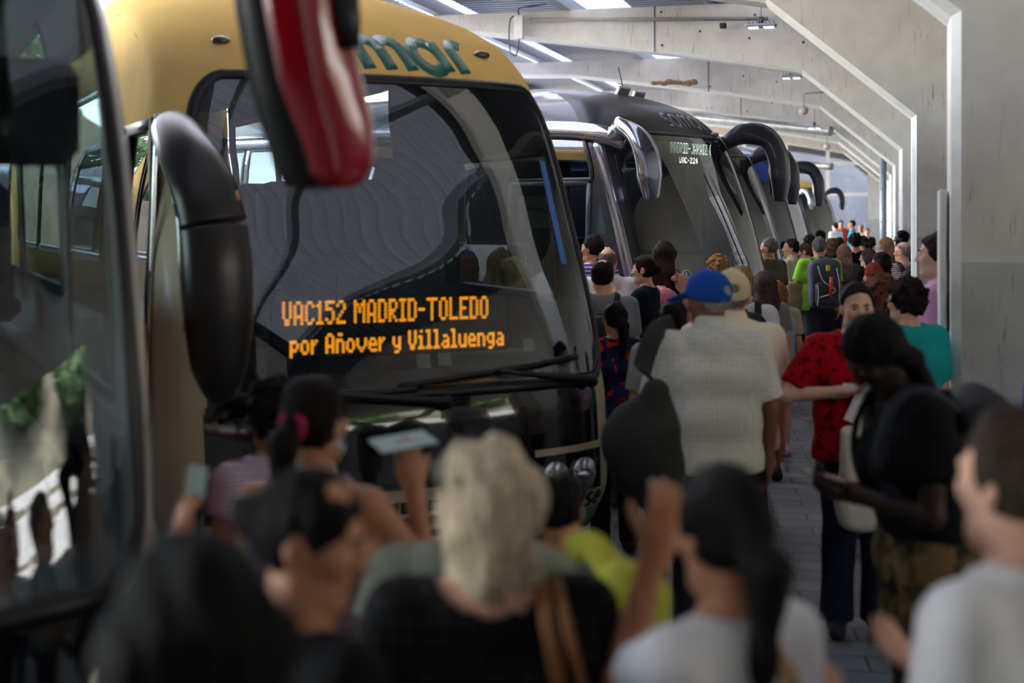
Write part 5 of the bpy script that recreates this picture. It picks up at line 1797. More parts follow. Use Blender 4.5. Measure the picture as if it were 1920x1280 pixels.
def add_prims(F, lst, grow=0.0):
    for it in lst:
        if len(it) == 2: F.add(it[0], it[1], grow)
        else: F.add(it[0], it[1], grow, it[2])

def bounds(lst, pad):
    lo = np.min([np.array(i[0][0]) for i in lst], 0) - pad; hi = np.max([np.array(i[0][1]) for i in lst], 0) + pad
    return lo, hi

def tangle(seed, amp, freq):
    r = np.random.default_rng(seed); a = r.normal(size=(9, 3)); a /= np.linalg.norm(a, axis=1)[:, None]; a *= freq * r.uniform(.6, 1.5, (9, 1)); ph = r.uniform(0, 6, 9)
    def fn(X, Y, Z):
        d = 0
        for i in range(9): d = d + np.sin(a[i, 0] * X + a[i, 1] * Y + a[i, 2] * Z + ph[i])
        return d * amp / 2.6
    return fn
def folds(seed, amp):
    r = np.random.default_rng(seed); a = r.normal(size=(4, 3)) * np.array([14, 14, 9]); ph = r.uniform(0, 6, 4)
    def fn(X, Y, Z):
        d = 0
        for i in range(4):
            d = d + np.sin(a[i, 0] * X + a[i, 1] * Y + a[i, 2] * Z + ph[i] + 1.3 * np.sin(9 * Z + i))
        return d * amp / 2.2
    return fn

PEOPLE = []
def person(px, py, fd, label, h=None, yaw=0, skin='light', hair=('short', (30, 24, 22)), top=None, bottom=None, shoes=(40, 40, 42), face=False, fine=False,
           glasses=None, capc=None, group='travellers queueing on the platform', base=0.0, extra=None, lod=None, **kw):
    """px, py: where the photograph shows the top of the head; fd: pixels per metre there; yaw 0 = seen from behind"""
    H = CAM_Z - (py - HORIZON) / fd
    hh = h or (H - base)
    p = Person(h=1.75, **kw)
    s = hh / 1.75
    # put the head, not the feet, at the pixel
    Rz = Matrix.Rotation(math.radians(yaw), 3, 'Z')
    off = Rz @ Vector(p.hc * s)
    X = (px - 960) / fd; Y = F_PX / fd
    # height of the crown in the pose
    crown = float((p.HP((0, -.02, .125)))[2]) * s
    z0 = base
    if h is None:
        s *= (H - base) / crown
        off = Rz @ Vector(p.hc * s)
    root = empty('person', (X - off.x, Y - off.y, z0), math.radians(yaw))
    root.scale = (1, 1, 1)
    tag(root, label, 'person', group)
    vox = lod or min(.024, max(.0115, 2.6 / fd))
    body_keys = ['torso', 'neck', 'thigh0', 'thigh1', 'calf0', 'calf1', 'foot0', 'foot1', 'uarm0', 'uarm1', 'farm0', 'farm1', 'hand0', 'hand1', 'head']
    allp = sum([p.prims[k] for k in body_keys], [])
    lo, hi = bounds(allp, .03)
    fr = []
    if face: fr.append((p.HP((0, .0, -.02)), .15, .0052 if fine else .007))
    for k in (0, 1):
        if kw.get('hcurl') is not None or fine:
            fr.append((p.P['wr%d' % k] + p.P['hd%d' % k] * .09, .11, .006))
    F = Field(lo, hi, vox, fr)
    for k in body_keys: add_prims(F, p.prims[k])
    V, f = F.mesh()
    S_ = np.array([s, s, s])
    body = add_mesh('body', V * S_, f, skin_mat(skin), root, True)
    seed = len(PEOPLE)
    up = np.array([0, 0, 1.0])
    # ---- shirt
    if top:
        m = top['m']; g = top.get('loose', .016) * .72; sl = top.get('sleeve', .6); hem = top.get('hem', -.10)
        lst = [(a[0], a[1]) for a in p.prims['torso']]
        lo, hi = bounds(lst + p.prims['uarm0'] + p.prims['uarm1'] + p.prims['farm0'] + p.prims['farm1'], .07)
        F = Field(lo, hi, min(vox, .0095) if top.get('collar') and fd > 250 else vox)
        for i_, it_ in enumerate(lst): F.add(it_[0], it_[1], g if i_ < 3 else g * .55)
        hx = (.088 if not p.fem else .10) * p.build
        F.add(p.prims['neck'][1][0], .05, max(g, .012) + .004)
        F.add(cap(p.T([-hx, 0, hem + .02]), p.T([hx, 0, hem + .02]), .098 * p.build ** .7), .06, g + .008)
        if not p.fem:
            F.add(cap(p.T([-.082 * p.build, 0, .12]), p.T([.082 * p.build, 0, .12]), .098 * p.build ** .8), .06, g)
        F.disp(folds(seed, .0045))
        F.cut(plane(p.T([0, 0, hem]), p.Rt @ np.array([0, 0, -1.0])))
        nk = top.get('neck', .078)
        F.cut(lambda X, Y, Z: nk - np.sqrt((X - p.P['neck'][0]) ** 2 + (Y - p.P['neck'][1] - .01) ** 2 + ((Z - p.P['neck'][2] - top.get('neckz', .0)) * .9) ** 2))
        if top.get('tank'):
            for k in (0, 1):
                c = p.P['sh%d' % k]; F.cut(lambda X, Y, Z, c=c: .085 - np.sqrt((X - c[0]) ** 2 + (Y - c[1]) ** 2 + ((Z - c[2] + .03) * .7) ** 2))
        else:
            for k in (0, 1):
                a = p.P['sh%d' % k]; e = p.P['el%d' % k]; w = p.P['wr%d' % k]
                if sl <= 1:
                    d = unit(e - a); end = a + (e - a) * sl
                    pr = cap(a, a + (e - a) * (sl + .2), .056 * p.build ** .6, .056)
                    F.add(pmax((pr[0], pr[1], (lambda X, Y, Z, fn=pr[2]: fn(X, Y, Z) - g * .8)), plane(end, d)), .045)
                else:
                    F.add(cap(a, e, .055 * p.build ** .6, .046), .045, g); end = e + (w - e) * (sl - 1); pr = cap(e, e + (w - e) * min(1.2, sl - 1 + .2), .044, .036)
                    F.add(pmax((pr[0], pr[1], (lambda X, Y, Z, fn=pr[2]: fn(X, Y, Z) - g * .8)), plane(end, unit(w - e))), .03)
        if top.get('collar'):
            F.add(cap(p.T([0, -.02, .505]), p.T([0, -.010, .545]), .080, .076), .012)
            F.cut(lambda X, Y, Z: .055 - np.sqrt((X - p.P['neck'][0]) ** 2 + (Y - p.P['neck'][1] - .004) ** 2 + ((Z - p.P['neck'][2] - .03) * .6) ** 2))
        r = F.mesh()
        if r: add_mesh(top.get('name', 'shirt'), r[0] * S_, r[1], m, root, True)
    # ---- trousers, shorts or skirt
    if bottom:
        m = bottom['m']; g = bottom.get('loose', .014); kz = bottom.get('to', .06); wz = bottom.get('waist', 1.06)
        lst = [p.prims['torso'][0]] + p.prims['torso'][-2:]
        leg = sum([p.prims[k] for k in ('thigh0', 'thigh1', 'calf0', 'calf1')], [])
        lo, hi = bounds(lst + leg, .08)
        F = Field(lo, hi, vox)
        add_prims(F, lst, g); add_prims(F, [p.prims['torso'][1]], g * .3)
        if bottom.get('skirt'):
            F.add(cap((-.06, 0, .88), (-.07, .01, kz - .05), .12, .16), .05, g); F.add(cap((.06, 0, .88), (.07, .01, kz - .05), .12, .16), .05, g)
        else:
            for k in (0, 1):
                F.add(p.prims['thigh%d' % k][0][0], .02, g + .004)
                kn = p.P['knee%d' % k]; an = p.P['ank%d' % k]
                F.add(cap(kn, an, .056, bottom.get('cuff', .058)), .02, g)
        F.disp(folds(seed + 7, .004))
        F.cut(lambda X, Y, Z: np.maximum(kz - Z, Z - wz) + 0 * X + 0 * Y)
        r = F.mesh()
        if r: add_mesh(bottom.get('name', 'trousers'), r[0] * S_, r[1], m, root, True)
        if bottom.get('lower'):
            z1, m2 = bottom['lower']
            F = Field(lo, hi, vox)
            for k in (0, 1):
                kn = p.P['knee%d' % k]; an = p.P['ank%d' % k]
                F.add(p.prims['thigh%d' % k][0][0], .02, g - .001); F.add(cap(kn, an, .054, .056), .02, g)
            F.cut(lambda X, Y, Z: np.maximum(z1 - Z, Z - kz - .01) + 0 * X + 0 * Y)
            r = F.mesh()
            if r: add_mesh('trouser_leg', r[0] * S_, r[1], m2, root, True)
    # ---- shoes
    if shoes:
        ms = cloth('shoe_%d_%d_%d' % shoes, shoes, .6)
        for k in (0, 1):
            an = p.P['ank%d' % k]; to = p.P['toe%d' % k]; zs = an[2] - .085
            F = Field(np.minimum(an, to) - .1, np.maximum(an, to) + np.array([.1, .12, .08]), max(.010, vox * .7))
            F.add(cap((an[0], an[1] - .04, zs + .045), (to[0], to[1], zs * .4 + .04), .047, .040), .02)
            F.add(cap(an + np.array([0, -.005, -.03]), an + np.array([0, -.005, .015]), .047, .044), .03)
            F.cut(lambda X, Y, Z: zs * .5 + .003 - Z + 0 * X + 0 * Y)
            r = F.mesh()
            if r: add_mesh('shoe', r[0] * S_, r[1], ms, root, True)
    # ---- hair
    if hair:
        style, rgb = hair
        cap_l = []; free = []
        for it in hair_prims(p, style):
            if it[0] == 'cap': cap_l.append(it)
            else: free.append(it[1])
        pr = [c[1] for c in cap_l] + free
        if pr:
            lo, hi = bounds(pr, .035)
            F = Field(lo, hi, min(vox, .008 if ('curly' in style and fd > 140) else .010 if fd > 240 else .013))
            for (_, e, (c, zlow)) in cap_l:
                F.add(e[0], 0)
                Mi = p.Rh.T; s_ = p.hs; hc = p.hc
                def facecut(X, Y, Z, c=c, zlow=zlow):
                    x = X - hc[0]; y = Y - hc[1]; z = Z - hc[2]
                    yy = (Mi[1, 0] * x + Mi[1, 1] * y + Mi[1, 2] * z) / s_; zz = (Mi[2, 0] * x + Mi[2, 1] * y + Mi[2, 2] * z) / s_
                    xx = (Mi[0, 0] * x + Mi[0, 1] * y + Mi[0, 2] * z) / s_
                    pl = yy * .84 - zz * .55 - c
                    nape = np.maximum(zlow - zz, -.035 - zz - np.maximum(0, -yy - .0) * 2.2)
                    d = np.maximum(pl, nape if zlow > -.2 else (zlow - zz))
                    return d * s_
                F.cut(facecut)
                if style in ('thin', 'bald_ring'):
                    top_c = p.HP((0, -.03, .15)); F.cut(lambda X, Y, Z: (.10 if style == 'bald_ring' else .055) * 1.0 - np.sqrt((X - top_c[0]) ** 2 + (Y - top_c[1]) ** 2 + (Z - top_c[2]) ** 2))
            for q in free: F.add(q[0], q[1])
            hc = p.hc
            if 'curly' in style or style == 'afro':
                F.disp(tangle(seed, .0085, 170)); F.disp(tangle(seed + 50, .007, 70))
            else:
                F.disp(lambda X, Y, Z: .0030 * np.sin(26 * np.arctan2(X - hc[0], Y - hc[1]) + 3 * np.sin(14 * Z)) + .0022 * np.sin(150 * X + 60 * Y + 9 * Z) )
                F.disp(tangle(seed + 3, .0075 if style in ('bob', 'short') else .0035, 60))
            r = F.mesh()
            if r: add_mesh('hair', r[0] * S_, r[1], hair_mat(rgb), root, True)
    # ---- eyes, brows, mouth
    if face:
        Rm = Matrix([list(r_) for r_ in p.Rh])
        for sx in (-1, 1):
            c = p.HP((sx * .032, .0765, .002)) * s
            mb = MB(); r_ = .0125 * p.hs * s
            mb.ball((0, 0, 0), r_, 14, 10, Rm @ Matrix.Rotation(math.radians(-90), 3, 'X'))
            o = mb.build('eye', [M_EYEW, M_IRIS], body, True, tuple(c))
            me = o.data; fwd = Rm @ Vector((0, 1, 0))
            for poly in me.polygons:
                if Vector(poly.center).normalized().dot(fwd) > .80: poly.material_index = 1
            mb = MB(); q = [p.HP((sx * x, y, z)) * s for x, y, z in ((.016, .0935, .021), (.030, .0935, .027), (.047, .083, .023))]
            mb.tube([tuple(v) for v in q], [.0035 * s, .005 * s, .003 * s], 6); mb.build('eyebrow', hair_mat(hair[1] if hair else (70, 60, 55)), body, True)
        mb = MB(); q = [p.HP((x, y, z)) * s for x, y, z in ((-.023, .081, -.071), (-.01, .0895, -.0695), (.01, .0895, -.0695), (.023, .081, -.071))]
        mb.tube([tuple(v) for v in q], [.0018 * s, .0045 * s, .0045 * s, .0018 * s], 8); mb.build('mouth', M_LIP, body, True)
    if glasses:
        mb = MB(); md = M_SUNGL if glasses == 'sun' or glasses == 'up' else M_LENSG
        dz, dy = (0, 0) if glasses != 'up' else (.085, -.022)
        for sx in (-1, 1):
            ring = [tuple(p.HP((sx * (.034 + .023 * math.cos(t)), .098 + dy - .004 * abs(math.cos(t)), .0 + dz + .018 * math.sin(t))) * s) for t in np.linspace(0, 2 * math.pi, 17)]
            mb.tube(ring, .0022 * s, 6, caps=False)
            mb.tube([tuple(p.HP((sx * .057, .092 + dy, .004 + dz)) * s), tuple(p.HP((sx * .082, .03 + dy, .006 + dz)) * s), tuple(p.HP((sx * .085, -.03 + dy, .0 + dz)) * s)], .0022 * s, 6)
        mb.tube([tuple(p.HP((-.012, .1 + dy, .004 + dz)) * s), tuple(p.HP((.012, .1 + dy, .004 + dz)) * s)], .0022 * s, 6)
        gl = mb.build('glasses', M_BLACK, root, True)
        for sx in (-1, 1):
            mb = MB(); mb.add([tuple(p.HP((sx * (.034 + .022 * math.cos(t)), .0975 + dy, dz + .017 * math.sin(t))) * s) for t in np.linspace(0, 2 * math.pi, 17)[:-1]], [tuple(range(16))])
            mb.build('lens', md, gl, False)
    if capc:
        rgb, byaw, nm = capc
        HPc = p.HP; s_ = p.hs
        F = Field(p.HP((0, 0, .03)) - .24, p.HP((0, 0, .03)) + .24, .008)
        F.add(ell(HPc((0, -.015, .035)), np.array((.098, .118, .112)) * s_, p.Rh), 0)
        pl = plane(HPc((0, -.02, -.004)), -(p.Rh @ np.array([0, -.30, 1.0]))); F.cut(pl)
        R2 = p.Rh @ rot(byaw)
        if nm == 'cap':
            br = ell(p.hc + R2 @ (np.array([0, .115, .040]) * s_), np.array((.085, .10, .012)) * s_, R2 @ rot(0, 12)); F.add(br, .01)
            F.add(ell(HPc((0, -.015, .148)), (.012, .012, .008)), .004)
            F.add((lambda e: e)(ell(p.hc + R2 @ (np.array([0, -.125, .035]) * s_), np.array((.032, .03, .022)) * s_, R2)), .004, 0, True)
        r = F.mesh()
        add_mesh(nm, r[0] * S_, r[1], cloth('cap_%d_%d_%d' % rgb, rgb), root, True)
    PEOPLE.append((root, p, s, yaw))
    rec = dict(root=root, p=p, s=s, yaw=yaw, R=Rz)
    def W(v):
        return Vector(root.location) + Rz @ Vector(np.array(v, float) * s)
    rec['W'] = W
    return rec

def backpack(who, label, m, size=(.30, .17, .46), drop=.0, m2=None, pocket=True, straps=True, x=0.0, group='backpacks carried in the queue', y0=-.125, name='backpack'):
    """rucksack on somebody's back, a thing of its own"""
    p = who['p']; s = who['s']
    root = empty(name, who['root'].location, math.radians(who['yaw']))
    tag(root, label, 'backpack', group)
    c = p.T([x, y0 - size[1] / 2 * .98, .47 - size[2] / 2 - drop]); M = p.Rt
    F = Field(c - .42, c + .42, .012)
    F.add(rbox(c, size, .065, M), 0); F.add(ell(c + M @ np.array([0, -.02, size[2] * .3]), (size[0] * .46, size[1] * .5, size[2] * .28), M), .06)
    F.disp(folds(len(PEOPLE) + 31, .004))
    r = F.mesh(); add_mesh('main_bag', r[0] * s, r[1], m, root, True)
    if pocket:
        F = Field(c - .36, c + .36, .012)
        F.add(rbox(c + M @ np.array([0, -size[1] * .5, -size[2] * .18]), (size[0] * .74, .10, size[2] * .48), .045, M), 0); F.disp(folds(len(PEOPLE) + 5, .003))
        r = F.mesh(); add_mesh('pocket', r[0] * s, r[1], m2 or m, root, True)
    mb = MB(); mb.tube([tuple(v * s) for v in [c + M @ np.array([-.04, size[1] * .35, size[2] * .49]), c + M @ np.array([-.03, size[1] * .4, size[2] * .57]), c + M @ np.array([.03, size[1] * .4, size[2] * .57]), c + M @ np.array([.04, size[1] * .35, size[2] * .49])]], .011, 8)
    mb.build('carry_loop', m2 or m, root, True)
    if straps:
        for sx in (-1, 1):
            X = sx * .105
            q = [p.T([X + x * .3, y0 - .01, .44]), p.T([X, -.045, .525]), p.T([X * 1.05, .045, .515]), p.T([X * 1.12, .125, .40]), p.T([X * 1.2, .135, .26]), p.T([X * 1.5, .06, .12]), p.T([X * 1.35 + x * .3, y0 + .01, .07])]
            pa = smooth_path([tuple(v * s) for v in q], 5)
            cen = Vector(tuple(p.T([0, 0, .3]) * s))
            mb = MB(); mb.tube(pa, .026 * s, 8, .008 * s, up=[(v - cen).normalized() for v in pa]); mb.build('strap', m2 or m, root, True)
    return root, c
# ------------------------------------------------------------------ the crowd
DK = (26, 20, 18); BR = (62, 42, 30); BLK = (16, 14, 14)
def T(m, **k): return dict(m=m, **k)
WHITE = cloth('white', (226, 224, 226)); BLACKC = cloth('black', (18, 18, 20)); NAVY = cloth('navy', (26, 30, 46)); GREYC = cloth('grey', (128, 132, 140))
DENIM = cloth('denim', (70, 88, 120)); DJEAN = cloth('dark_jeans', (38, 44, 58)); BEIGE = cloth('beige', (196, 182, 158)); CREAM = cloth('cream', (226, 214, 190))
OLIVE = cloth('olive', (78, 76, 60)); LIME = cloth('lime', (140, 200, 60)); TEALC = cloth('teal', (30, 160, 160)); GREENC = cloth('green', (16, 140, 90)); PINK = cloth('pink', (214, 150, 190))
REDC = pattern('red_print', (160, 8, 22), [(96, 4, 14)], 24, .55)
JBL = T(DJEAN)
SH_BLK = T(BLACKC, sleeve=.5)

# --- nearest row, far out of focus
person(372, 1003, 1800, 'person nearest the camera with long black hair in dark clothes, seen from behind', yaw=8, skin='olive', hair=('longer', (14, 11, 10)), top=T(BLACKC), bottom=JBL, fem=True, hroll=-4)
person(588, 884, 1150, 'person in a black t-shirt with dark tied hair, face turned right', yaw=-46, hyaw=-50, skin='olive', hair=('bun', (16, 13, 12)), top=T(BLACKC, neck=.10), bottom=JBL, fem=True, face=True, hpitch=12)
person(922, 832, 1030, 'white haired person in a black dotted top with a tan shoulder strap', yaw=2, skin='light', hair=('bob', (196, 178, 150)), top=T(pattern('black_dots', (20, 20, 22), [(44, 42, 44)], 34, .66, 'dots'), loose=.022, neck=.12), bottom=T(BLACKC), fem=True, build=1.18, arms=(((.35, -.25, -1), (.1, .8, .1)), 'down'))
w8 = person(1352, 872, 1120, 'dark haired person in a white t-shirt raising a hand to the head', yaw=36, skin='tan', hair=('pony', (17, 14, 14)), top=T(WHITE, loose=.014, sleeve=.45), bottom=T(DENIM), fem=True, build=.9, arms=(((-.22, .55, -.28), (-.28, -.10, 1)), ((.05, .1, -1), (-.4, .85, .1))), hcurl=(45, 30), hpitch=6, hyaw=-14)
w9 = person(1900, 766, 1140, 'short haired person in a white t-shirt at the right edge', yaw=34, hyaw=-6, skin='light', hair=('crop', (58, 46, 38)), top=T(WHITE, loose=.022, sleeve=.62), bottom=T(DENIM), build=.86, arms=(((.02, .1, -1), (-.28, .85, .1)), 'hold'))
w3 = person(592, 706, 760, 'person with a pink tied ponytail holding up a pale leaflet', yaw=-14, skin='olive', hair=('pony', (24, 18, 16)), top=T(cloth('mauve', (120, 104, 116)), tank=True), bottom=JBL, fem=True, arms=('hold', ((.42, .45, -.8), (-.22, .12, 1))), hcurl=(30, 55), hyaw=-12)
person(512, 716, 620, 'dark curly haired person with a pink and white strap, next to the pony tailed one', yaw=32, skin='olive', hair=('curly_short', (20, 17, 18)), top=T(pattern('candy_stripe', (196, 196, 214), [(150, 80, 104)], 22, .62, 'stripe'), sleeve=.4), bottom=JBL, fem=True)
w6 = person(884, 824, 870, 'grey haired person in a sage t-shirt hidden behind the white haired one', yaw=-6, skin='tan', hair=('short', (112, 104, 96)), top=T(cloth('sage', (128, 132, 118)), loose=.03, sleeve=.4), bottom=JBL, build=1.0, arms=(((.30, .05, -1), (.1, .5, -.6)), ((.2, .15, -1), (-.3, .6, .3))))
person(1052, 886, 700, 'short dark haired person in a grey t-shirt beside the yellow bundle', yaw=-12, skin='tan', hair=('crop', (22, 18, 17)), top=T(cloth('ash', (120, 118, 120)), loose=.02, sleeve=.4), bottom=JBL)
child = person(352, 1034, 950, 'small person raising a phone in front of the left coach', yaw=-5, skin='tan', hair=('short', DK), top=T(CREAM, sleeve=1.3), bottom=JBL, arms=(((-.1, .75, .05), (-.1, .12, 1)), 'down'), hcurl=(40, 30), hyaw=20)

def hair_tie(who, rgb):
    p = who['p']; s = who['s']; c = p.HP((0, -.108, 0))
    mb = MB(); R = Matrix([list(r_) for r_ in p.Rh])
    mb.tube([tuple((Vector(c) + R @ Vector((.030 * math.cos(t), -.004, .030 * math.sin(t)))) * s) for t in np.linspace(0, 2 * math.pi, 19)], .013 * s, 8, caps=False)
    mb.build('hair_tie', cloth('tie_%d_%d_%d' % rgb, rgb), who['root'], True)
hair_tie(w3, (170, 50, 84))
def earring(who, sx):
    p = who['p']; s = who['s']; c = p.HP((sx * .084, -.008, -.062))
    mb = MB(); mb.tube([tuple((Vector(c) + Vector((.004, .022 * math.cos(t), .022 * math.sin(t)))) * s) for t in np.linspace(0, 2 * math.pi, 19)], .0035 * s, 6, caps=False)
    mb.build('earring', M_CHROME, who['root'], True)
earring(w3, 1)

# --- middle row
w10 = person(1640, 607, 600, 'person with long black braids bent over a phone, wearing camouflage shorts', yaw=96, lean=12, hpitch=38, skin='dark', hair=('braids', (15, 13, 13)), top=T(BLACKC, sleeve=.62, loose=.022), bottom=T(pattern('camo', (92, 78, 50), [(48, 46, 34), (128, 104, 66)], 9, .54), to=.64, loose=.035, name='shorts', waist=1.04), shoes=(30, 30, 32), face=True, fem=True, build=1.15, arms=(((.10, .0, -1), (-.62, .62, .12)), ((.06, -.1, -1), (-.5, .75, .1))), hcurl=(42, 40))
w11 = person(1608, 530, 385, 'person in a red printed t-shirt facing the camera', yaw=176, skin='light', hair=('crop', (24, 20, 20)), top=T(REDC, sleeve=.82, loose=.030), bottom=T(NAVY, cuff=.066, loose=.022), shoes=(36, 36, 40), face=True, fine=True, build=1.05, arms=('down', ((.62, .18, -.9), (-.95, .42, .12))), hcurl=(30, 40), hpitch=6)
person(1697, 526, 352, 'person in a teal t-shirt with short dark curly hair beside the near column', yaw=22, hyaw=18, skin='light', hair=('curly_short', (34, 24, 24)), top=T(TEALC, loose=.028, sleeve=.8), bottom=T(BLACKC), fem=True, build=1.28, glasses='clear', face=True)
w33 = person(1326, 513, 410, 'person in a blue cap and a pale patterned shirt, seen from behind', yaw=4, hyaw=46, hpitch=10, skin='brown', hair=('crop', (150, 146, 142)), capc=((30, 74, 160), 0, 'cap'), top=T(pattern('grey_print', (206, 200, 190), [(194, 188, 180)], 42, .55, 'dots'), loose=.03, sleeve=.86, collar=True), bottom=T(cloth('dark_trousers', (40, 42, 50))), build=1.12, arms=(((.24, .1, -1), (-.1, .3, -1)), ((.26, -.08, -1), (.02, .2, -1))))
person(1372, 511, 372, 'person in a beige cap and cream shirt just behind the blue capped one', yaw=-4, hpitch=6, skin='tan', hair=('crop', (120, 112, 104)), capc=((206, 190, 150), 0, 'cap'), top=T(CREAM, loose=.034, sleeve=.8, collar=True), bottom=T(cloth('dark_trousers', (40, 42, 50))), build=1.08)
person(1262, 566, 340, 'person in a grey checked shirt leaning forward in front of the blue cap', yaw=-12, lean=8, hpitch=14, skin='tan', hair=('short', DK), top=T(cloth('grey_check', (170, 164, 158)), sleeve=.8, loose=.03), bottom=JBL)
person(1152, 566, 310, 'person with dark tied hair in a red and blue flowered top by the coach corner', yaw=14, hyaw=8, skin='tan', hair=('pony', (17, 14, 15)), top=T(pattern('flowers', (30, 34, 66), [(176, 40, 34), (20, 22, 40)], 14, .56), sleeve=.3, loose=.02), bottom=T(BLACKC), fem=True, build=1.05)
w36 = person(1130, 486, 268, 'person in a grey t-shirt with dark straps holding a phone to the ear', yaw=-6, skin='light', hair=('thin', (34, 27, 26)), top=T(GREYC, loose=.022, sleeve=.75), bottom=JBL, build=1.05, arms=('down', 'phone'), hcurl=(30, 45))
person(1140, 464, 215, 'bald person in a white shirt by the open coach door', yaw=-10, skin='light', hair=('bald_ring', (120, 100, 90)), top=T(WHITE, loose=.03, sleeve=.9), bottom=JBL, build=1.05)
person(1110, 440, 205, 'person with cropped dark hair in a purple t-shirt at the open coach door', yaw=28, hyaw=22, skin='tan', hair=('crop', (30, 24, 24)), top=T(pattern('purple_stripe', (96, 60, 160), [(220, 216, 226)], 9, .62, 'stripe'), sleeve=.7), bottom=JBL, face=True)
person(1207, 479, 232, 'person with sunglasses on the head looking left by the coach corner', yaw=66, skin='light', hair=('bun', (40, 28, 26)), top=T(NAVY, sleeve=.25), bottom=T(DENIM), fem=True, face=True, glasses='up', arms=('face', 'hold'), hcurl=(40, 30))
w40 = person(1246, 451, 215, 'person with very long brown hair, black vest and spotted skirt', yaw=-18, skin='light', hair=('longer', (58, 40, 34)), top=T(BLACKC, tank=True), bottom=T(pattern('leopard', (206, 190, 180), [(40, 30, 30)], 34, .52), skirt=True, to=.45, name='skirt'), fem=True, arms=(((.18, .35, -1), (.0, .25, 1)), 'down'), hcurl=(40, 30))
person(1345, 480, 215, 'person with short curly blond hair in front of the dark coach screen', yaw=10, skin='light', hair=('curly_short', (176, 132, 84)), top=T(cloth('plum', (88, 70, 84))), bottom=JBL, fem=True)
w29 = person(1391, 498, 290, 'person with pinned blond hair in a white t-shirt carrying a black rucksack', yaw=-10, skin='tan', hair=('bun', (160, 122, 84)), top=T(WHITE, loose=.022, sleeve=.72), bottom=JBL, fem=True, build=1.08)
person(1431, 509, 245, 'person with long dark greying hair between the white t-shirt and the blue bag', yaw=14, skin='light', hair=('long', (84, 70, 64)), top=T(cloth('dusty', (150, 140, 132))), bottom=T(cloth('light_denim', (150, 168, 190)), to=.62, name='shorts'), fem=True)
w31 = person(1457, 527, 225, 'person with ginger hair, bare legs and pink trainers carrying a pale blue bag', yaw=-6, skin='light', hair=('long_mid', (150, 104, 66)), top=T(BEIGE, loose=.022, sleeve=.7), bottom=T(cloth('light_denim', (150, 168, 190)), to=.66, name='shorts'), shoes=(190, 160, 184), fem=True, legs='stepr')
person(1397, 471, 165, 'person with close cropped greying hair near the coach sign card', yaw=4, skin='brown', hair=('crop', (70, 66, 64)), top=T(BLACKC), bottom=JBL)
person(1440, 446, 160, 'grey haired person in a dark olive t-shirt looking left at the coaches', yaw=40, hyaw=20, skin='tan', hair=('crop', (110, 104, 98)), top=T(OLIVE, loose=.026, sleeve=.8), bottom=JBL, face=True, build=1.15)
person(1482, 448, 148, 'dark haired person in a pale shirt in profile beside the second dark coach', yaw=58, hyaw=22, skin='tan', hair=('crop', (30, 26, 26)), top=T(BEIGE, collar=True, loose=.028, sleeve=.8), bottom=T(NAVY, to=.5, name='shorts'), face=True, build=1.1)
person(1508, 456, 140, 'person in glasses with tied brown hair and sunglasses pushed up', yaw=52, hyaw=14, hpitch=10, skin='light', hair=('bun', (96, 66, 48)), top=T(cloth('wine', (96, 50, 56))), bottom=JBL, fem=True, face=True, glasses='clear')
w23 = person(1535, 444, 155, 'hiker in a lime green t-shirt and two tone trousers with a large rucksack', yaw=2, skin='tan', hair=('crop', (96, 92, 88)), top=T(LIME, loose=.024, sleeve=.75), bottom=T(cloth('charcoal', (46, 46, 52)), to=.56, loose=.026, name='trousers', lower=(.12, cloth('rust', (150, 62, 36)))), shoes=(110, 100, 84), build=1.1, legs='stepr', arms=('strap', 'down'))
person(1582, 458, 145, 'person with long light brown hair to the right of the hiker', yaw=-2, skin='light', hair=('long', (132, 104, 82)), top=T(OLIVE), bottom=JBL, fem=True)
person(1603, 438, 125, 'person with dark curly hair in a black t-shirt deep in the crowd', yaw=-8, skin='light', hair=('curly_short', (24, 19, 19)), top=T(BLACKC), bottom=JBL)
person(1626, 466, 155, 'person with straight dark brown hair and glasses in a black top', yaw=46, hyaw=10, skin='light', hair=('long_mid', (66, 48, 42)), top=T(BLACKC, sleeve=.55), bottom=JBL, fem=True, face=True, glasses='clear')
person(1650, 473, 170, 'dark haired person with sunglasses on top of the head, in profile', yaw=64, skin='light', hair=('bob', (26, 20, 20)), top=T(cloth('grey_blue', (90, 96, 112))), bottom=JBL, fem=True, face=True, glasses='up')
person(1659, 445, 138, 'person with long fair hair looking left above the crowd', yaw=58, hyaw=8, skin='light', hair=('long_mid', (160, 122, 84)), top=T(BLACKC), bottom=JBL, fem=True, face=True)
w16 = person(1692, 453, 160, 'bald person in a maroon striped t-shirt with glasses', yaw=24, hyaw=26, skin='light', hair=('bald_ring', (150, 130, 120)), top=T(pattern('maroon_stripe', (224, 212, 212), [(140, 70, 84)], 13, .55, 'stripe'), loose=.022, sleeve=.75), bottom=JBL, face=True, glasses='clear', build=1.1)
person(1690, 432, 128, 'dark skinned person in dark clothes looking left beside the second column', yaw=62, skin='dark', hair=('crop', (16, 14, 14)), top=T(BLACKC), bottom=JBL, face=True)
person(1637, 493, 235, 'person with red hair in a bun and a navy t-shirt', yaw=10, skin='light', hair=('bun', (140, 58, 34)), top=T(NAVY), bottom=JBL, fem=True)
person(1648, 517, 300, 'person with clipped curly brown hair in a green top', yaw=-4, skin='light', hair=('curly_bob', (110, 72, 52)), top=T(GREENC, loose=.022), bottom=JBL, fem=True, build=1.1)
w15 = person(1756, 436, 318, 'tall person in a pink t-shirt leaning out behind the near column', yaw=70, skin='fair', hair=('short', (52, 38, 32)), top=T(PINK, loose=.026, sleeve=.9), bottom=JBL, face=True, fine=True)
person(1990, 590, 420, 'person in a bright blue t-shirt cut by the right edge of the picture', yaw=30, skin='tan', hair=('crop', DK), top=T(cloth('bright_blue', (34, 70, 190)), sleeve=.75, loose=.025), bottom=JBL)

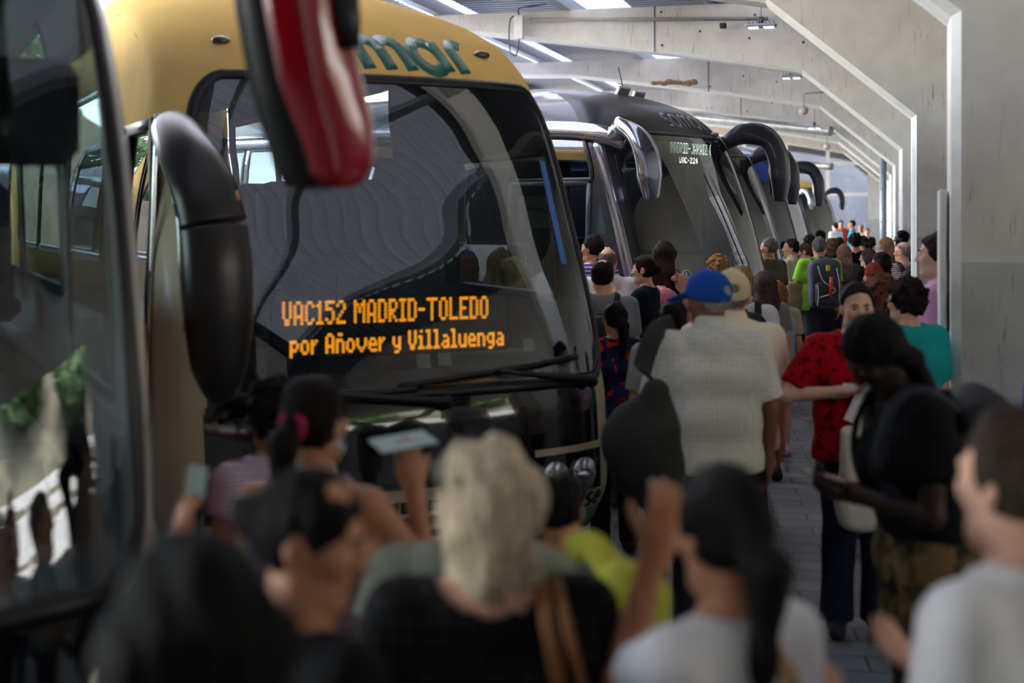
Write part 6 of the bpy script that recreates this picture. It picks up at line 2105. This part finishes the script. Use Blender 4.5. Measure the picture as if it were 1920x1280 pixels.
# --- seen through the cream coach
person(940, 466, 240, 'person with long fair hair seen through the cream coach windscreen', yaw=-20, skin='light', hair=('longer', (146, 118, 88)), top=T(cloth('salmon', (200, 150, 130)), tank=True), bottom=JBL, fem=True)
person(960, 487, 262, 'person with wavy blond hair and a white top seen through the coach', yaw=4, skin='light', hair=('curly_bob', (206, 186, 120)), top=T(WHITE), bottom=JBL, fem=True)
person(968, 463, 225, 'dark haired person in glasses seen through the coach windscreen', yaw=-40, skin='light', hair=('crop', (64, 60, 58)), top=T(OLIVE), bottom=JBL, face=True, glasses='clear')
person(874, 472, 215, 'person in a dark blue cap seen through the coach windscreen', yaw=20, skin='light', hair=('bob', (110, 84, 62)), capc=((36, 52, 96), 0, 'cap'), top=T(NAVY), bottom=JBL)

# --- far end of the platform
person(1566, 417, 62, 'far person in a white shirt with a dark shoulder bag', yaw=30, skin='light', hair=('crop', DK), top=T(WHITE), bottom=JBL)
person(1597, 413, 62, 'far person in a turquoise t-shirt near the end wall', yaw=70, skin='tan', hair=('crop', DK), top=T(cloth('turquoise', (60, 170, 200))), bottom=JBL, face=True)
person(1577, 413, 56, 'far person in a red top beside the turquoise one', yaw=170, skin='tan', hair=('crop', DK), top=T(cloth('red', (170, 50, 46))), bottom=JBL)
person(1614, 420, 60, 'far person in a beige shirt near the end wall', yaw=150, skin='tan', hair=('bald_ring', BR), top=T(BEIGE), bottom=JBL)
person(1626, 427, 70, 'far person in a black dress facing the camera', yaw=168, skin='light', hair=('bun', (150, 110, 80)), top=T(BLACKC), bottom=T(BLACKC, skirt=True, to=.5, name='skirt'), fem=True)
person(1517, 442, 115, 'dark haired person deep in the crowd left of the hiker', yaw=20, skin='tan', hair=('curly_short', DK), top=T(BLACKC), bottom=JBL)
person(1537, 432, 104, 'person with very dark hair standing beyond the hiker', yaw=40, skin='brown', hair=('crop', BLK), top=T(GREYC), bottom=JBL)
person(1558, 447, 128, 'person with curly fair brown hair behind the rucksack', yaw=-10, skin='light', hair=('curly_bob', (140, 104, 74)), top=T(NAVY), bottom=JBL, fem=True)
person(1574, 446, 110, 'person with dark hair between the hiker and the far crowd', yaw=0, skin='light', hair=('short', DK), top=T(WHITE), bottom=JBL)
person(1618, 442, 116, 'person with dark hair beyond the black t-shirt', yaw=10, skin='tan', hair=('pony', DK), top=T(GREYC), bottom=JBL, fem=True)

# ------------------------------------------------------------------ bags, phones, papers
BAGBLK = mat('bag_black', (18, 18, 20), .7, bump=.2); BAGNAVY = mat('bag_navy', (24, 28, 40), .75, bump=.2); BAGGREY = mat('bag_grey', (56, 60, 70), .7, bump=.2); BAGBLUE = mat('bag_pale_blue', (168, 186, 206), .75, bump=.2)
backpack(w10, 'dark navy rucksack on the braided person bent over a phone', BAGNAVY, (.33, .18, .50), .02)
hk, c = backpack(w23, 'large grey hiking rucksack with red bottle and pale cords', BAGGREY, (.36, .22, .56), -.03, mat('bag_slate', (40, 44, 54), .7, bump=.2))
s = w23['s']
mb = MB(); mb.tube([tuple((c + np.array([.02, -.20, -.14])) * s), tuple((c + np.array([.03, -.20, .10])) * s)], .022, 10); mb.build('red_bottle', mat('red_flask', (190, 50, 36), .5), hk, True)
CORD = mat('pale_cord', (206, 204, 196), .7)
for q in ([(-.12, -.17, .22), (-.06, -.19, .05), (.08, -.20, -.06), (-.10, -.20, -.14)], [(.10, -.17, .2), (.13, -.19, .0), (.12, -.2, -.2)], [(-.13, -.19, .0), (-.12, -.2, -.1), (-.13, -.19, -.24)]):
    mb = MB(); mb.tube(smooth_path([tuple((c + np.array(v)) * s) for v in q], 6), .006, 6); mb.build('cord', CORD, hk, True)
mb = MB(); mb.box(tuple((c + np.array([0, -.17, .20])) * s), (.05, .02, .07), bev=.006); mb.build('yellow_tag', mat('yellow_tag', (220, 190, 30), .6), hk)
backpack(w29, 'black rounded rucksack on the white t-shirt by the beige cap', BAGBLK, (.31, .15, .42), .01, pocket=False)
backpack(w31, 'pale blue rucksack on the ginger haired person', BAGBLUE, (.29, .15, .42), .02)
backpack(w16, 'black rucksack on the maroon striped t-shirt', BAGBLK, (.30, .15, .40), .02)
backpack(w40, 'pink patterned rucksack on the person with very long brown hair', pattern('pink_leaf', (206, 120, 130), [(60, 40, 50), (230, 190, 190)], 16, .55), (.27, .12, .36), .10)
backpack(w36, 'dark slim rucksack on the grey t-shirt', BAGNAVY, (.26, .12, .38), .10, pocket=False)
# big black bag slung on the left of the blue capped person
def shoulder_bag(name, label, pos, size, m, strap_to=(), rz=0, tilt=0, sw=.03, slouch=False):
    root = empty(name, pos, math.radians(rz)); tag(root, label, 'bag', 'bags carried in the queue')
    F = Field((-.4, -.35, -.5), (.4, .35, .5), .013)
    if slouch:
        F.add(cap((.06, 0, size[2] * .34), (.05, 0, .05), .06, .12), 0); F.add(ell((-.03, 0, -.06), (size[0] * .5, size[1] * .5, size[2] * .34), rot(0, 0, -24)), .1); F.add(ell((.05, .01, -.16), (size[0] * .48, size[1] * .5, size[2] * .26)), .1)
        F.disp(tangle(5, .010, 26))
    else: F.add(rbox((0, 0, 0), size, min(.07, size[1] * .45), rot(0, 0, tilt)), 0)
    if not slouch: F.add(ell((0, -size[1] * .1, -size[2] * .22), (size[0] * .5, size[1] * .58, size[2] * .3)), .06)
    F.disp(folds(int(size[0] * 1000), .008))
    r = F.mesh(); add_mesh('bag_body', r[0], r[1], m, root, True)
    inv = Matrix.Rotation(math.radians(-rz), 3, 'Z')
    P = [inv @ (Vector(q) - Vector(pos)) for q in strap_to]
    mb = MB(); mb.tube(smooth_path(P, 6), sw, 8, .008, up=(0, -1, .2)); mb.build('strap', m, root, True)
    return root
DKBAG = mat('bag_dark_olive', (34, 32, 29), .85, bump=.4, var=.2)
q = at(1206, 820, 440)
shoulder_bag('travel_bag', 'big black travel bag hanging left of the patterned shirt', q, (.29, .24, .56), DKBAG, slouch=True, strap_to= [(q.x + .02, q.y, q.z + .27), at(1205, 690, 425), at(1228, 625, 420), at(1262, 606, 405)], rz=10, tilt=6, sw=.045)
hp = w23['W'](w23['p'].T([-.26, .02, .10]))
shoulder_bag('canvas_satchel', 'tan canvas satchel at the left hip of the hiker', (hp.x, hp.y, hp.z - .02), (.34, .14, .34), mat('canvas_tan', (150, 128, 98), .85, bump=.3), [(hp.x + .06, hp.y - .03, hp.z + .15), w23['W'](w23['p'].T([-.13, -.12, .38])), w23['W'](w23['p'].T([-.09, -.05, .535]))], 20)
tp = w11['W'](w11['p'].T([.02, .20, -.12])); tp = at(1578, 880, 392)
shoulder_bag('tote_bag', 'off white tote bag in front of the red t-shirt', (tp.x + .05, tp.y - .16, tp.z), (.20, .09, .48), mat('tote_canvas', (206, 196, 180), .85, bump=.2), [(tp.x + .04, tp.y - .18, tp.z + .2), (tp.x + .08, tp.y - .16, tp.z + .36), w11['W'](w11['p'].T([-.12, .14, .35]))], 5)
yp = at(1165, 1140, 930)
shoulder_bag('yellow_bundle', 'yellow green bundle of cloth beside the white haired person', yp, (.16, .12, .20), mat('yellow_cloth', (176, 176, 60), .9, bump=.4), [(yp.x - .02, yp.y, yp.z + .08), (yp.x - .06, yp.y + .03, yp.z + .12), (yp.x - .1, yp.y + .05, yp.z + .1)], 0, 25)
def slab(name, label, cat, who, k, size, m, fwd=.075, tilt=None, m2=None):
    """a phone or card lying in a hand"""
    w, d, n, s_ = who['p'].hand_frames[k]
    c = who['W'](w + d * fwd + n * .028)
    R = who['R']
    X = (R @ Vector(s_)).normalized(); Y = (R @ Vector(d)).normalized(); Z = (R @ Vector(n)).normalized()
    M = Matrix((X, Y, Z)).transposed()
    if tilt: M = M @ Matrix.Rotation(math.radians(tilt), 3, 'X')
    root = empty(name, c); tag(root, label, cat)
    mb = MB(); mb.box((0, 0, 0), size, M, bev=min(size) * .4); mb.build('case', m, root)
    if m2 is not None:
        mb = MB(); mb.box(tuple(M @ Vector((0, 0, size[2] * .55))), (size[0] * .9, size[1] * .92, .001), M); mb.build('screen', m2, root)
    return root
PHSCR = mat('phone_screen', (120, 132, 140), .15, coat=1)
slab('phone', 'pale screened phone held low by the braided person', 'phone', w10, 0, (.075, .155, .009), M_BLACK, .09, 0, PHSCR)
slab('phone', 'dark phone held up by the small person at the left', 'phone', child, 0, (.075, .15, .009), M_BLACK, .12, 0, mat('phone_dark', (20, 20, 24), .15, coat=1))
slab('phone', 'dark phone at the ear of the grey t-shirt', 'phone', w36, 1, (.07, .145, .009), M_BLACK, .08, 0, PHSCR)
slab('leaflet', 'pale green leaflet held up by the pony tailed person', 'leaflet', w3, 1, (.15, .13, .003), mat('pale_leaflet', (150, 176, 174), .7), .12, 72)
# number on the red shirt: curved white figures laid on the chest
def shirt_figures(who, t, x, z, size):
    p = who['p']; s = who['s']
    vs, fs = text_mesh(t, size, .0, 'LEFT', .012)
    out = []
    for v in vs:
        lx = x - v[0]; zz = z + v[1]
        y = math.sqrt(max(.0, .148 ** 2 - (max(0, abs(lx) - .09)) ** 2)) + .012
        q = p.T([lx, y, zz]); out.append(tuple(q * s))
    o = add_mesh('printed_number', out, fs, M_PRINTW, who['root'], False)
shirt_figures(w11, '72', .10, .12, .24)
# tan bag straps on the two near people
def back_strap(who, x0, x1, z0, m, name='strap', wd=.018):
    p = who['p']; s = who['s']
    q = []
    for t in np.linspace(0, 1, 12):
        z = .53 + (z0 - .53) * t; x = x0 + (x1 - x0) * t
        q.append(tuple(p.T([x, -.150 - .0 * t if t > .15 else -.06 - .09 * t / .15, z]) * s))
    mb = MB(); mb.tube(q, wd, 8, .006, up=(0, -1, 0)); o = mb.build(name, m, None, True)
    o.location = who['root'].location; o.rotation_euler = who['root'].rotation_euler
    return o
tag(back_strap(w8, -.02, .10, .0, mat('tan_strap', (150, 112, 60), .7)), 'narrow tan bag strap across the back of the white t-shirt', 'strap')
wwh = [q for q in PEOPLE if q[0]['label'].startswith('white haired')][0]
tag(back_strap(dict(p=wwh[1], s=wwh[2], root=wwh[0]), .09, .20, -.1, mat('brown_strap', (150, 96, 44), .6), wd=.013), 'brown leather bag strap on the white haired person', 'strap')
tag(back_strap(dict(p=wwh[1], s=wwh[2], root=wwh[0]), .12, .26, -.05, mat('brown_strap', (150, 96, 44), .6), wd=.009), 'second thinner brown strap beside the first', 'strap')
